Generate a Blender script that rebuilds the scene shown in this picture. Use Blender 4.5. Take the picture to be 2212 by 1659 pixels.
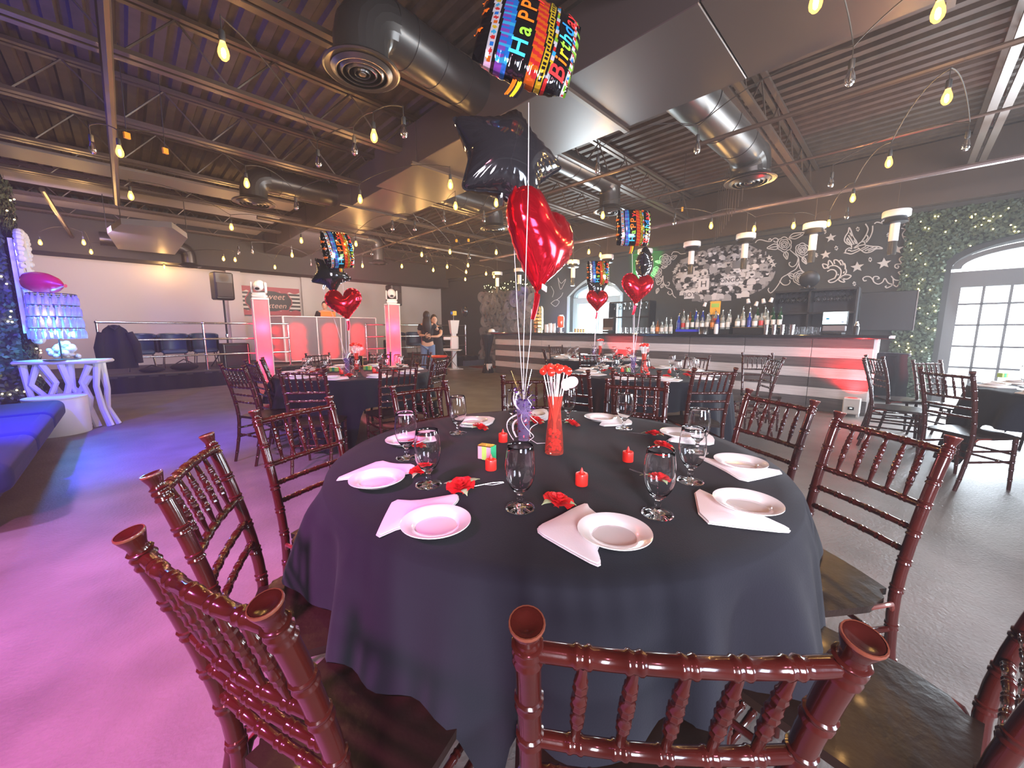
import bpy, bmesh, math, random
import numpy as np
from mathutils import Vector, Matrix, Euler
random.seed(7)
for o in list(bpy.data.objects): bpy.data.objects.remove(o)
S = bpy.context.scene
COL = S.collection
PI = math.pi
R = math.radians
# ------------------------------------------------------------------ camera
FOC, TH, H, PSI = 835.0, R(8.05), 1.31, R(45.2)
cd = bpy.data.cameras.new('camera'); cam = bpy.data.objects.new('camera', cd); COL.objects.link(cam)
cd.sensor_fit = 'HORIZONTAL'; cd.sensor_width = 36; cd.lens = FOC / 2212 * 36; cd.clip_start = 0.02
cam.location = (0, 0, H); cam.rotation_euler = (PI/2 - TH, 0, PSI - PI/2)
S.camera = cam
FV = np.array([math.cos(PSI), math.sin(PSI)]); RV = np.array([math.sin(PSI), -math.cos(PSI)])
def ray(px, py):
    x = (px-1106)/FOC; y = (py-829.5)/FOC
    F = math.cos(TH)-y*math.sin(TH); D = math.sin(TH)+y*math.cos(TH)
    d = F*FV + x*RV
    return Vector((d[0], d[1], -D))
C0 = Vector((0, 0, H))
def gz(px, py, z=0): r = ray(px, py); return C0 + r*((z-H)/r.z)
def gx(px, py, X): r = ray(px, py); return C0 + r*(X/r.x)
def gy(px, py, Y): r = ray(px, py); return C0 + r*(Y/r.y)
def gf(px, py, d): r = ray(px, py); return C0 + r*(d/(r.x*FV[0]+r.y*FV[1]))
def pj(p):
    v = Vector(p)-C0; F = v.x*FV[0]+v.y*FV[1]; Rr = v.x*RV[0]+v.y*RV[1]; D = -v.z
    zc = F*math.cos(TH)+D*math.sin(TH); yc = -F*math.sin(TH)+D*math.cos(TH)
    return 1106+FOC*Rr/zc, 829.5+FOC*yc/zc
# ------------------------------------------------------------------ world, exposure, big lights
W = bpy.data.worlds.new('sky'); S.world = W; W.use_nodes = True
bgn = W.node_tree.nodes['Background']; bgn.inputs[0].default_value = (0.86, 0.94, 1.0, 1); bgn.inputs[1].default_value = 3.2
S.view_settings.view_transform = 'Standard'; S.view_settings.look = 'None'
S.view_settings.gamma = 1; S.view_settings.use_curve_mapping = False
S.view_settings.exposure = 0.75
def area(name, loc, target, size, power, color, spread=PI, sy=None):
    l = bpy.data.lights.new(name, 'AREA'); l.energy = power; l.color = color; l.size = size; l.spread = spread
    if sy: l.shape = 'RECTANGLE'; l.size_y = sy
    o = bpy.data.objects.new(name, l); COL.objects.link(o); o.location = loc
    o.rotation_euler = (Vector(target)-Vector(loc)).to_track_quat('-Z', 'Y').to_euler(); return o
def spot(name, loc, target, power, color, ang, blend=.6, rad=.06):
    l = bpy.data.lights.new(name, 'SPOT'); l.energy = power; l.color = color; l.spot_size = R(ang); l.spot_blend = blend; l.shadow_soft_size = rad
    o = bpy.data.objects.new(name, l); COL.objects.link(o); o.location = loc
    o.rotation_euler = (Vector(target)-Vector(loc)).to_track_quat('-Z', 'Y').to_euler(); return o
def point(name, loc, power, color, rad=.05):
    l = bpy.data.lights.new(name, 'POINT'); l.energy = power; l.color = color; l.shadow_soft_size = rad
    o = bpy.data.objects.new(name, l); COL.objects.link(o); o.location = loc; return o
# daylight entering by the doors and windows of the bar wall and of the wall behind, then an added fill
area('daylight_door', (9.6, -1.35, 1.35), (4, 0.4, .8), 1.5, 210, (.80, .90, 1), sy=2.2)
area('daylight_window', (9.6, 6.5, 1.75), (4, 4.8, .9), 1.3, 170, (.76, .92, 1), sy=1.5)
area('daylight_side_window', (6.4, -4.6, 1.8), (2.8, .4, .5), 3.0, 420, (.86, .94, 1), sy=1.6)
area('daylight_back_window', (1.0, -4.7, 1.5), (1.6, 1.2, .5), 1.6, 150, (.70, .80, 1), sy=1.6)
area('bar_front_fill', (-2.4, -2.6, 1.9), (7.9, 4.5, .7), 1.8, 130, (.95, .88, 1), spread=R(75), sy=1.6)  # added fill to brighten the bar front, no window known on this side
# coloured party lights
spot('magenta_wash', (-2.2, .6, 3.3), (-.55, 1.9, 0), 1500, (1, .22, .82), 62, .9, .15)
spot('violet_wash', (-1.9, 3.2, 3.2), (.1, 3.9, 0), 520, (.66, .30, 1), 70, .9, .15)
spot('blue_beam', (-1.5, 4.2, 3.1), (-.15, 5.9, 0), 1900, (.06, .04, 1), 46, .9, .05)
spot('blue_uplight', (-2.2, 5.3, 2.5), (-.3, 5.6, 3.8), 330, (.05, .04, 1), 60, .8, .05)
spot('blue_corner', (-1.2, 6.2, 2.6), (-.6, 9.6, .4), 330, (.06, .04, 1), 75, .9, .05)
spot('rose_wash_stage', (3.9, 10.4, 3.0), (1.6, 1.6, .8), 950, (1, .18, .24), 38, .8, .15)
spot('rose_wash_left', (-1.2, -1.2, 3.2), (1.2, 1.2, .75), 60, (1, .30, .42), 60, .8, .15)
area('stage_wall_wash', (3.5, 9.6, 3.1), (3.5, 14.2, 1.8), 2.5, 52, (1, .82, .80), sy=.6)
area('stage_wall_violet', (-.6, 10.5, 3.0), (-.6, 14.2, 1.9), 1.2, 30, (.75, .55, 1), sy=.5)
# ------------------------------------------------------------------ materials
MATS = {}
def mat(name, col, rough=.6, metal=0, spec=.5, coat=0, emis=None, estr=0, trans=0, ior=1.45, alpha=1, noise=None, bump=None, sheen=0):
    m = bpy.data.materials.new(name); m.use_nodes = True; nt = m.node_tree; b = nt.nodes['Principled BSDF']
    b.inputs['Base Color'].default_value = (*col, 1); b.inputs['Roughness'].default_value = rough; b.inputs['Metallic'].default_value = metal
    b.inputs['Specular IOR Level'].default_value = spec; b.inputs['Coat Weight'].default_value = coat; b.inputs['Coat Roughness'].default_value = .08
    b.inputs['Transmission Weight'].default_value = trans; b.inputs['IOR'].default_value = ior; b.inputs['Alpha'].default_value = alpha
    if sheen: b.inputs['Sheen Weight'].default_value = sheen
    if emis: b.inputs['Emission Color'].default_value = (*emis, 1); b.inputs['Emission Strength'].default_value = estr
    if noise:  # (scale, col2, contrast)
        tc = nt.nodes.new('ShaderNodeTexCoord'); mp = nt.nodes.new('ShaderNodeMapping'); n = nt.nodes.new('ShaderNodeTexNoise')
        n.inputs['Scale'].default_value = noise[0]; n.inputs['Detail'].default_value = 6
        if len(noise) > 3: mp.inputs['Scale'].default_value = noise[3]
        rp = nt.nodes.new('ShaderNodeValToRGB'); rp.color_ramp.elements[0].position = .5-noise[2]; rp.color_ramp.elements[1].position = .5+noise[2]
        rp.color_ramp.elements[0].color = (*noise[1], 1); rp.color_ramp.elements[1].color = (*col, 1)
        nt.links.new(tc.outputs['Object'], mp.inputs[0]); nt.links.new(mp.outputs[0], n.inputs['Vector']); nt.links.new(n.outputs['Fac'], rp.inputs[0]); nt.links.new(rp.outputs[0], b.inputs['Base Color'])
    if bump:  # (scale, strength)
        tc = nt.nodes.new('ShaderNodeTexCoord'); n = nt.nodes.new('ShaderNodeTexNoise'); n.inputs['Scale'].default_value = bump[0]; n.inputs['Detail'].default_value = 4
        bp = nt.nodes.new('ShaderNodeBump'); bp.inputs['Strength'].default_value = bump[1]; bp.inputs['Distance'].default_value = .01
        nt.links.new(tc.outputs['Object'], n.inputs['Vector']); nt.links.new(n.outputs['Fac'], bp.inputs['Height']); nt.links.new(bp.outputs[0], b.inputs['Normal'])
    MATS[name] = m; return m
M_floor = mat('concrete_floor', (.20, .180, .168), .48, noise=(2.2, (.130, .115, .106), .18), bump=(55, .35))
M_wallw = mat('white_wall_paint', (.62, .59, .57), .8, bump=(40, .05))
M_walld = mat('charcoal_wall_paint', (.058, .056, .052), .85)
M_deck = mat('brown_black_deck_paint', (.070, .046, .034), .6, noise=(9, (.042, .028, .021), .2))
M_steel = mat('black_steel_paint', (.10, .072, .056), .36, metal=.35)
M_duct = mat('black_duct_metal', (.10, .095, .092), .33, metal=.75)
M_ductsq = mat('grey_black_duct_panel', (.075, .058, .056), .36, metal=.35)
M_pale = mat('pale_ceiling_panel', (.28, .25, .23), .5)
M_wood = mat('mahogany_lacquer', (.048, .0062, .0040), .19, spec=.4, coat=.5, noise=(14, (.030, .0045, .0035), .3), bump=(50, .04))
M_rim = mat('worn_mahogany_rim', (.13, .035, .018), .35, coat=.3)
M_seat = mat('dark_seat_lacquer', (.018, .009, .006), .30, spec=.35, coat=.05, bump=(18, .35))
M_seatfr = mat('seat_frame_lacquer', (.13, .025, .018), .3, coat=.5)
M_cloth = mat('black_tablecloth', (.012, .0125, .018), .9, spec=.18, sheen=.04, bump=(260, .12))
M_plate = mat('white_china', (.78, .74, .72), .12, coat=.6)
M_napkin = mat('white_linen', (.80, .76, .76), .8, bump=(300, .1))
M_glass = mat('clear_glass', (1, 1, 1), .0, trans=1, ior=1.40)
M_rose = mat('red_foam_petals', (.62, .008, .012), .65)
M_leaf = mat('sage_leaves', (.30, .38, .20), .6)
M_wire = mat('silver_wire', (.55, .55, .58), .3, metal=.9)
M_candle = mat('red_plastic', (.85, .03, .02), .35, coat=.3)
M_redglass = mat('red_glass', (1, .22, .16), .03, trans=.88, ior=1.2)
M_gems = mat('red_gel_beads', (.80, .012, .010), .15, coat=.5)
M_lolly = mat('red_candy', (.80, .03, .015), .12, coat=1)
M_stick = mat('white_plastic', (.85, .83, .82), .4)
M_tag = mat('pink_paper_tag', (.85, .60, .58), .7, noise=(90, (.70, .30, .32), .06))
M_black = mat('black_plastic', (.018, .018, .02), .4)
M_dkfab = mat('black_cloth', (.016, .015, .022), .9, sheen=.03)
M_chrome = mat('polished_metal', (.78, .76, .74), .16, metal=1)
M_brass = mat('brass', (.75, .5, .2), .25, metal=1)
M_foilred = mat('red_foil', (.80, .012, .03), .13, metal=.85)
M_foilblk = mat('black_foil', (.035, .032, .036), .09, metal=.55, coat=1)
M_ribbon = mat('white_ribbon', (.88, .80, .84), .4)
M_white = mat('white_lacquer', (.75, .73, .74), .35)
M_silver = mat('silver_foil', (.75, .75, .8), .15, metal=1)
M_purple = mat('purple_foil', (.22, .06, .60), .15, metal=.9)
M_skin = mat('skin', (.62, .34, .22), .55)
M_hair = mat('dark_brown_hair', (.022, .012, .010), .55)
M_jean = mat('blue_denim', (.16, .22, .36), .85)
M_tee = mat('black_jersey', (.02, .018, .02), .9)
M_sofa = mat('navy_velvet', (.012, .022, .10), .85, sheen=.05, bump=(30, .1))
M_vinyl = mat('navy_vinyl', (.03, .06, .11), .35)
M_bottle = mat('clear_bottle_glass', (.75, .82, .78), .06, trans=.7, ior=1.35)
M_bottleg = mat('green_bottle_glass', (.03, .12, .05), .08, trans=.5, ior=1.35)
M_bottleb = mat('amber_bottle_glass', (.28, .10, .03), .08, trans=.4, ior=1.35)
M_label = mat('paper_label', (.72, .70, .66), .7)
M_chalk = mat('white_mural_paint', (.60, .57, .55), .8)
M_foliage = mat('ivy_leaf_green', (.055, .080, .045), .55)
M_foliage2 = mat('ivy_backing', (.022, .032, .018), .9)
def bulb_shell():
    m = bpy.data.materials.new('amber_halo_globe'); m.use_nodes = True; nt = m.node_tree
    for n in list(nt.nodes): nt.nodes.remove(n)
    o = nt.nodes.new('ShaderNodeOutputMaterial'); t = nt.nodes.new('ShaderNodeBsdfTransparent'); e = nt.nodes.new('ShaderNodeEmission'); x = nt.nodes.new('ShaderNodeMixShader')
    e.inputs[0].default_value = (1, .46, .07, 1); e.inputs[1].default_value = 4.5; x.inputs[0].default_value = .5; t.inputs[0].default_value = (1, .92, .7, 1)  # globe emission stands in for the amber halo round the white core
    nt.links.new(t.outputs[0], x.inputs[1]); nt.links.new(e.outputs[0], x.inputs[2]); nt.links.new(x.outputs[0], o.inputs[0]); return m
M_bulb = bulb_shell()
M_core = mat('white_hot_filament', (1, .8, .5), .3, emis=(1, .60, .25), estr=1500)
M_fairy = mat('fairy_light', (1, .8, .4), .3, emis=(1, .72, .25), estr=14)
M_socket = mat('bulb_socket', (.02, .02, .02), .5)
M_filament = mat('filament', (.6, .45, .3), .4, metal=.6)
M_cord = mat('black_cord', (.03, .026, .022), .6)
M_orange = mat('orange_tag', (.9, .38, .02), .6)
M_screen = mat('lit_screen', (.7, .9, .9), .3, emis=(.72, .97, 1.0), estr=1.3)
M_screenr = mat('lit_laptop_lid', (.9, .1, .02), .3, emis=(1, .10, .02), estr=1.0)
M_yellow = mat('yellow_plastic', (.8, .55, .03), .4)
M_blue = mat('blue_plastic', (.03, .12, .5), .4)
M_green = mat('green_card', (.04, .48, .20), .4)
M_lime = mat('lime_card', (.38, .62, .12), .4)
M_pinkc = mat('pink_card', (.75, .35, .40), .5)
M_gold = mat('gold_metal', (.72, .48, .20), .22, metal=1)
M_scrim = None
def scrim():
    m = bpy.data.materials.new('white_translucent_scrim'); m.use_nodes = True; nt = m.node_tree
    for n in list(nt.nodes): nt.nodes.remove(n)
    o = nt.nodes.new('ShaderNodeOutputMaterial'); t = nt.nodes.new('ShaderNodeBsdfTranslucent'); d = nt.nodes.new('ShaderNodeBsdfDiffuse'); x = nt.nodes.new('ShaderNodeMixShader')
    t.inputs[0].default_value = (.85, .82, .82, 1); d.inputs[0].default_value = (.42, .38, .42, 1); x.inputs[0].default_value = .5
    nt.links.new(t.outputs[0], x.inputs[1]); nt.links.new(d.outputs[0], x.inputs[2]); nt.links.new(x.outputs[0], o.inputs[0]); return m
M_scrim = scrim()
def plank(name, c1, c2):
    return mat(name, c1, .6, noise=(7, c2, .16, (1, .35, 9)), bump=(40, .2))
M_plw = plank('whitewashed_plank', (.62, .58, .58), (.50, .46, .46))
M_pld = plank('grey_weathered_plank', (.125, .105, .105), (.075, .065, .065))
def vcol(name, rough=.12, metal=.6):
    m = bpy.data.materials.new(name); m.use_nodes = True; nt = m.node_tree; b = nt.nodes['Principled BSDF']
    a = nt.nodes.new('ShaderNodeVertexColor'); a.layer_name = 'print'
    nt.links.new(a.outputs[0], b.inputs['Base Color']); b.inputs['Roughness'].default_value = rough; b.inputs['Metallic'].default_value = metal; return m
M_print = vcol('printed_foil'); M_print.node_tree.nodes['Principled BSDF'].inputs['Coat Weight'].default_value = .6
MATC = {}
def cmat(name, col, rough=.35, metal=0):
    k = (name,)
    if k not in MATC: MATC[k] = mat(name, col, rough, metal)
    return MATC[k]
# ------------------------------------------------------------------ mesh builder
class MB:
    def __init__(s): s.v = []; s.f = []; s.T = Matrix.Identity(4)
    def add(s, vs, fs):
        n = len(s.v); s.v += [tuple(s.T @ Vector(p)) for p in vs]; s.f += [tuple(i+n for i in f) for f in fs]; return s
    def box(s, c, d, rz=0, bev=0, rot=None):
        x, y, z = d[0]/2, d[1]/2, d[2]/2
        rm = rot if rot is not None else Matrix.Rotation(rz, 3, 'Z'); c = Vector(c)
        if bev:
            b = min(bev, x*.9, y*.9, z*.9); vs = []; fs = []
            for sx in (-1, 1):
                for sy in (-1, 1):
                    for sz in (-1, 1):
                        vs += [(sx*(x-b), sy*(y-b), sz*z), (sx*(x-b), sy*y, sz*(z-b)), (sx*x, sy*(y-b), sz*(z-b))]
            bm = bmesh.new()
            for p in vs: bm.verts.new(p)
            r = bmesh.ops.convex_hull(bm, input=bm.verts[:]); bm.verts.index_update()
            vs = [rm @ v.co + c for v in bm.verts]; fs = [[v.index for v in f.verts] for f in bm.faces]; bm.free()
            return s.add(vs, fs)
        vs = [rm @ Vector((sx*x, sy*y, sz*z)) + c for sx in (-1, 1) for sy in (-1, 1) for sz in (-1, 1)]
        return s.add(vs, [(0, 1, 3, 2), (4, 6, 7, 5), (0, 4, 5, 1), (2, 3, 7, 6), (0, 2, 6, 4), (1, 5, 7, 3)])
    def tube(s, pts, r, seg=8, cap=True, closed=False):
        pts = [Vector(p) for p in pts]; n = len(pts); rs = r if isinstance(r, (list, tuple)) else [r]*n
        vs = []; fs = []; up = None
        for i, p in enumerate(pts):
            if closed: t = pts[(i+1) % n]-pts[i-1]
            else: t = pts[min(i+1, n-1)]-pts[max(i-1, 0)]
            if t.length < 1e-9: t = Vector((0, 0, 1))
            t.normalize()
            if up is None: up = t.orthogonal().normalized()
            else:
                up = up - t*up.dot(t)
                up = up.normalized() if up.length > 1e-6 else t.orthogonal().normalized()
            w = t.cross(up)
            for k in range(seg):
                a = 2*PI*k/seg; vs.append(p + (up*math.cos(a)+w*math.sin(a))*rs[i])
        m = n if closed else n-1
        for i in range(m):
            j = (i+1) % n
            for k in range(seg):
                k2 = (k+1) % seg; fs.append((i*seg+k, i*seg+k2, j*seg+k2, j*seg+k))
        if cap and not closed: fs.append(tuple(range(seg))[::-1]); fs.append(tuple((n-1)*seg+k for k in range(seg)))
        return s.add(vs, fs)
    def lathe(s, prof, c=(0, 0, 0), seg=24, sx=1, sy=1, cap=True):
        vs = []; fs = []; n = len(prof); c = Vector(c)
        for (r, z) in prof:
            for k in range(seg):
                a = 2*PI*k/seg; vs.append(c+Vector((r*math.cos(a)*sx, r*math.sin(a)*sy, z)))
        for i in range(n-1):
            for k in range(seg):
                k2 = (k+1) % seg; fs.append((i*seg+k, i*seg+k2, (i+1)*seg+k2, (i+1)*seg+k))
        if cap and prof[0][0] > 1e-4: fs.append(tuple(range(seg))[::-1])
        if cap and prof[-1][0] > 1e-4: fs.append(tuple((n-1)*seg+k for k in range(seg)))
        return s.add(vs, fs)
    def ball(s, c, r, seg=12, rings=8, sc=(1, 1, 1)):
        pr = [(max(1e-5, math.sin(PI*i/rings))*r, -math.cos(PI*i/rings)*r) for i in range(rings+1)]
        vs = []; n = rings+1; fs = []
        for (rr, z) in pr:
            for k in range(seg):
                a = 2*PI*k/seg; vs.append((c[0]+rr*math.cos(a)*sc[0], c[1]+rr*math.sin(a)*sc[1], c[2]+z*sc[2]))
        for i in range(n-1):
            for k in range(seg):
                k2 = (k+1) % seg; fs.append((i*seg+k, i*seg+k2, (i+1)*seg+k2, (i+1)*seg+k))
        return s.add(vs, fs)
    def prism(s, poly, nrm, th):   # polygon of 3D points extruded along nrm by th
        n = len(poly); a = [Vector(p) for p in poly]; d = Vector(nrm)*th
        return s.add(a+[p+d for p in a], [tuple(range(n))[::-1], tuple(n+i for i in range(n))]+[(i, (i+1) % n, n+(i+1) % n, n+i) for i in range(n)])
    def grid(s, fn, nu, nv, wrapu=False):
        vs = [fn(i/(nu if wrapu else nu-1), j/(nv-1)) for j in range(nv) for i in range(nu)]
        fs = []
        for j in range(nv-1):
            for i in range(nu if wrapu else nu-1):
                i2 = (i+1) % nu; fs.append((j*nu+i, j*nu+i2, (j+1)*nu+i2, (j+1)*nu+i))
        return s.add(vs, fs)
    def mesh(s, name, m, smooth=True, ang=40):
        me = bpy.data.meshes.new(name); me.from_pydata(s.v, [], s.f); me.materials.append(m)
        if smooth:
            me.polygons.foreach_set('use_smooth', [True]*len(me.polygons))
            me.set_sharp_from_angle(angle=R(ang))
        me.update(); return me
    def build(s, name, m, parent=None, smooth=True, ang=40):
        return link(name, s.mesh(name, m, smooth, ang), parent)
def link(name, me, parent=None, loc=None, rz=None):
    o = bpy.data.objects.new(name, me); COL.objects.link(o)
    if parent: o.parent = parent
    if loc is not None: o.location = loc
    if rz is not None: o.rotation_euler = (0, 0, rz)
    return o
def tag(o, label, cat, group=None, kind=None):
    o['label'] = label; o['category'] = cat
    if group: o['group'] = group
    if kind: o['kind'] = kind
    return o
def thing(name, label, cat, loc=(0, 0, 0), rz=0, group=None):
    o = bpy.data.objects.new(name, None); COL.objects.link(o); o.location = loc; o.rotation_euler = (0, 0, rz)
    o.empty_display_size = .1
    return tag(o, label, cat, group)
def struct(o): o['kind'] = 'structure'; return o
def dup(root, loc, rz=0, label=None, group=None, rot=None, scale=None):
    def cp(o, par):
        c = o.copy(); COL.objects.link(c)
        if par: c.parent = par
        for ch in KIDS.get(o.name, []): cp(ch, c)
        return c
    c = cp(root, None); c.location = loc; c.rotation_euler = rot if rot is not None else (0, 0, rz)
    if scale: c.scale = (scale,)*3
    if label: c['label'] = label
    if group: c['group'] = group
    return c
KIDS = {}
def snap(root):   # remember the children of a prototype
    for o in [root]+list(root.children_recursive): KIDS[o.name] = list(o.children)
    return root
class Maker:      # first call moves the prototype itself, later ones copy it
    def __init__(s, root): s.root = snap(root); s.used = False
    def put(s, loc, rz=0, label=None, group=None, rot=None, scale=None):
        if not s.used:
            s.used = True; o = s.root; o.location = loc; o.rotation_euler = rot if rot is not None else (0, 0, rz)
            if scale: o.scale = (scale,)*3
            if label: o['label'] = label
            if group: o['group'] = group
            return o
        return dup(s.root, loc, rz, label, group, rot, scale)
ORD = ['first', 'second', 'third', 'fourth', 'fifth', 'sixth', 'seventh', 'eighth', 'ninth', 'tenth', 'eleventh', 'twelfth', 'thirteenth', 'fourteenth', 'fifteenth', 'sixteenth', 'seventeenth', 'eighteenth', 'nineteenth', 'twentieth']
def text_obj(s, size, m, parent, loc, rot, depth=.002, name='lettering', align='CENTER', squash=1, shear=0, bold=0):
    cu = bpy.data.curves.new('t', 'FONT'); cu.body = s; cu.size = size; cu.extrude = depth; cu.align_x = align; cu.align_y = 'CENTER'; cu.shear = shear; cu.offset = bold; cu.resolution_u = 3
    t = bpy.data.objects.new('t', cu); COL.objects.link(t); bpy.context.view_layer.update()
    me = bpy.data.meshes.new_from_object(t.evaluated_get(bpy.context.evaluated_depsgraph_get()))
    bpy.data.objects.remove(t); bpy.data.curves.remove(cu)
    me.materials.clear(); me.materials.append(m); me.name = name
    o = link(name, me, parent, loc); o.rotation_euler = rot; o.scale = (squash, 1, 1); return o
def text_mesh(s, size, depth=0, bold=0):
    cu = bpy.data.curves.new('t', 'FONT'); cu.body = s; cu.size = size; cu.extrude = depth; cu.align_x = 'CENTER'; cu.align_y = 'CENTER'; cu.offset = bold; cu.resolution_u = 3
    t = bpy.data.objects.new('t', cu); COL.objects.link(t); bpy.context.view_layer.update()
    me = bpy.data.meshes.new_from_object(t.evaluated_get(bpy.context.evaluated_depsgraph_get()))
    bpy.data.objects.remove(t); bpy.data.curves.remove(cu); return me
def catenary(a, b, sag, n=12):
    a = Vector(a); b = Vector(b)
    return [a.lerp(b, i/n)-Vector((0, 0, sag*4*(i/n)*(1-i/n))) for i in range(n+1)]
# ================================================================== THE SETTING
X0, X1, Y0, Y1 = -2.6, 9.8, -5.0, 14.2
ZD = 4.3
struct(MB().box(((X0+X1)/2, (Y0+Y1)/2, -.06), (X1-X0+.6, Y1-Y0+.6, .12)).build('floor', M_floor, smooth=False))
struct(MB().box(((X0+X1)/2, Y1+.1, ZD/2), (X1-X0+.4, .2, ZD)).build('wall_back', M_wallw, smooth=False))
struct(MB().box((X0-.1, (Y0+Y1)/2, ZD/2), (.2, Y1-Y0, ZD)).build('wall_left', M_walld, smooth=False))
struct(MB().box(((X0+X1)/2, Y0-.1, ZD/2), (X1-X0+.4, .2, ZD)).build('wall_front', M_walld, smooth=False))
# bar wall with two arched openings (faces -X)
OPEN = [(-2.7, -.44, 2.30, .42), (5.62, 7.34, 2.28, .42)]  # y0,y1,spring z,rise
def opening_top(y):
    for (a, b, zs, rise) in OPEN:
        if a <= y <= b:
            t = (y-(a+b)/2)/((b-a)/2); return zs + rise*math.sqrt(max(0, 1-t*t))
    return 0
mb = MB(); ys = sorted(set([Y0, Y1+.0]+[a+(b-a)*(.5-.5*math.cos(PI*i/24)) for (a, b, _, _) in OPEN for i in range(25)]))
for ya, yb in zip(ys[:-1], ys[1:]):
    za, zb = opening_top(ya+1e-6), opening_top(yb-1e-6)
    if not any(a < (ya+yb)/2 < b for a, b, _, _ in OPEN): za = zb = 0
    p = [(X1, ya, za), (X1, yb, zb), (X1, yb, ZD), (X1, ya, ZD)]
    mb.prism(p, (1, 0, 0), .42)
struct(mb.build('wall_right', M_walld, smooth=False))
# corrugated deck, ribs along Y, as a real folded sheet
mb = MB(); pts = []; x = X0; k = 0
while x < X1:
    pts += [(x, ZD), (x+.085, ZD), (x+.11, ZD+.04), (x+.17, ZD+.04), (x+.195, ZD)]; x += .195
vs = [(p[0], y, p[1]) for y in (Y0, Y1) for p in pts]; n = len(pts)
mb.add(vs, [(i, i+1, n+i+1, n+i) for i in range(n-1)])
struct(mb.build('ceiling', M_deck, smooth=False))
struct(MB().box((3.4, 13.78, 3.60), (12.4, .84, 1.2)).build('trim_6', M_walld, smooth=False))
for k_, yy_ in enumerate((9.35, 10.75, 12.35)): struct(MB().box((.6, yy_, 3.86), (4.4, .62, .04)).build('trim_%d' % (7+k_), M_pale, smooth=False))
# trims of the bar wall: ledge over the mural and a dark bulkhead above it
struct(MB().box((X1-.06, (Y0+Y1)/2, 3.29), (.12, Y1-Y0, .07)).build('trim_1', M_walld, smooth=False))
struct(MB().box((X1-.16, (Y0+Y1)/2, 3.80), (.30, Y1-Y0, .95)).build('trim_2', M_steel, smooth=False))
# pilaster beside the banner on the white wall
struct(MB().box((4.42, Y1-.05, 1.75), (.30, .1, 3.5)).build('trim_3', M_wallw, smooth=False))
struct(MB().box((2.42, Y1-.09, 1.75), (.35, .18, 3.5)).build('trim_4', M_wallw, smooth=False))
# outside ground and pale wall seen through the openings
struct(MB().box((25, 3, -.3), (30, 40, .1)).build('ground_outside', cmat('pale_paving', (.55, .55, .55), .9), smooth=False))
# ---------------------------------------------------------------- arched openings: joinery and glass
M_frame = mat('grey_door_paint', (.13, .125, .125), .5)
M_framew = mat('pale_blue_window_paint', (.45, .60, .68), .5)
M_pane = mat('window_glass', (.95, .98, 1), 0, trans=1, ior=1.02)
def arch_joinery(name, a, b, zs, rise, m, xs, zrows, zhead, xpl, stile):
    root = bpy.data.objects.new(name, None); COL.objects.link(root); root['kind'] = 'structure'
    # arched head frame
    pts = [((a+b)/2-(b-a)/2*math.cos(PI*i/28), zs+rise*math.sin(PI*i/28)) for i in range(29)]
    f = MB(); inner = [((y-(a+b)/2)*.90+(a+b)/2, zs+(z-zs)*.80) for y, z in pts]
    vs = []; n = len(pts)
    for (q, xx) in ((pts, xpl), (inner, xpl), (pts, xpl+.09), (inner, xpl+.09)): vs += [(xx, y, z) for y, z in q]
    fs = []
    for i in range(n-1): fs += [(i, i+1, n+i+1, n+i), (2*n+i+1, 2*n+i, 3*n+i, 3*n+i+1), (n+i, n+i+1, 3*n+i+1, 3*n+i), (i+1, i, 2*n+i, 2*n+i+1)]
    f.add(vs, fs); f.build('arch_frame', m, root, smooth=False)
    MB().box((xpl+.05, (a+b)/2, zhead+.05), (.12, b-a, zs-zhead+.02)).build('head_rail', m, root, smooth=False)
    for yy in (a+stile/2, b-stile/2): MB().box((xpl+.04, yy, zhead/2), (.11, stile, zhead)).build('jamb', m, root, smooth=False)
    for yy in xs: MB().box((xpl+.05, yy, zhead/2), (.035, .03, zhead)).build('glazing_bar', m, root, smooth=False)
    for zz in zrows: MB().box((xpl+.05, (a+b)/2, zz), (.035, b-a-2*stile, .03)).build('glazing_bar', m, root, smooth=False)
    yl = [a+stile]+sorted(xs)+[b-stile]; zl = [0.1]+sorted(zrows)+[zhead]
    for i in range(len(yl)-1):
        for j in range(len(zl)-1):
            MB().box((xpl+.06, (yl[i]+yl[i+1])/2, (zl[j]+zl[j+1])/2), (.006, yl[i+1]-yl[i], zl[j+1]-zl[j])).build('pane', M_pane, root, smooth=False)
    g = MB(); g.prism([(xpl+.06, y, z) for y, z in inner], (1, 0, 0), .006); g.build('fanlight_pane', M_pane, root, smooth=False)
    return root
arch_joinery('door_1', -2.7, -.44, 2.30, .36, M_frame, [-.83, -1.11, -1.38, -1.62, -1.86, -2.12, -2.38], [.34, .68, 1.03, 1.38, 1.72], 2.07, 9.84, .14)
arch_joinery('window_1', 5.62, 7.34, 2.28, .36, M_framew, [6.45, 6.52], [1.02], 2.12, 9.98, .16)
mb = MB(); pts = [(7.34-1.72*i/24, 2.30+.42*math.sin(PI*i/24)) for i in range(25)]
vs = []; 
for xx, k in ((9.77, 1), (9.77, 0), (9.80, 1)):
    for i, (y, z) in enumerate(pts):
        c_ = 6.48; vs.append((xx, c_+(y-c_)*(1.0+.09*k), 2.30+(z-2.30)*(1+.2*k)))
n = len(pts); mb.add(vs, [(i, i+1, n+i+1, n+i) for i in range(n-1)]+[(i+1, i, 2*n+i, 2*n+i+1) for i in range(n-1)])
for yy in (7.38, 5.58): mb.box((9.78, yy, 1.15), (.04, .08, 2.3))
struct(mb.build('trim_5', M_framew, smooth=False))
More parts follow.
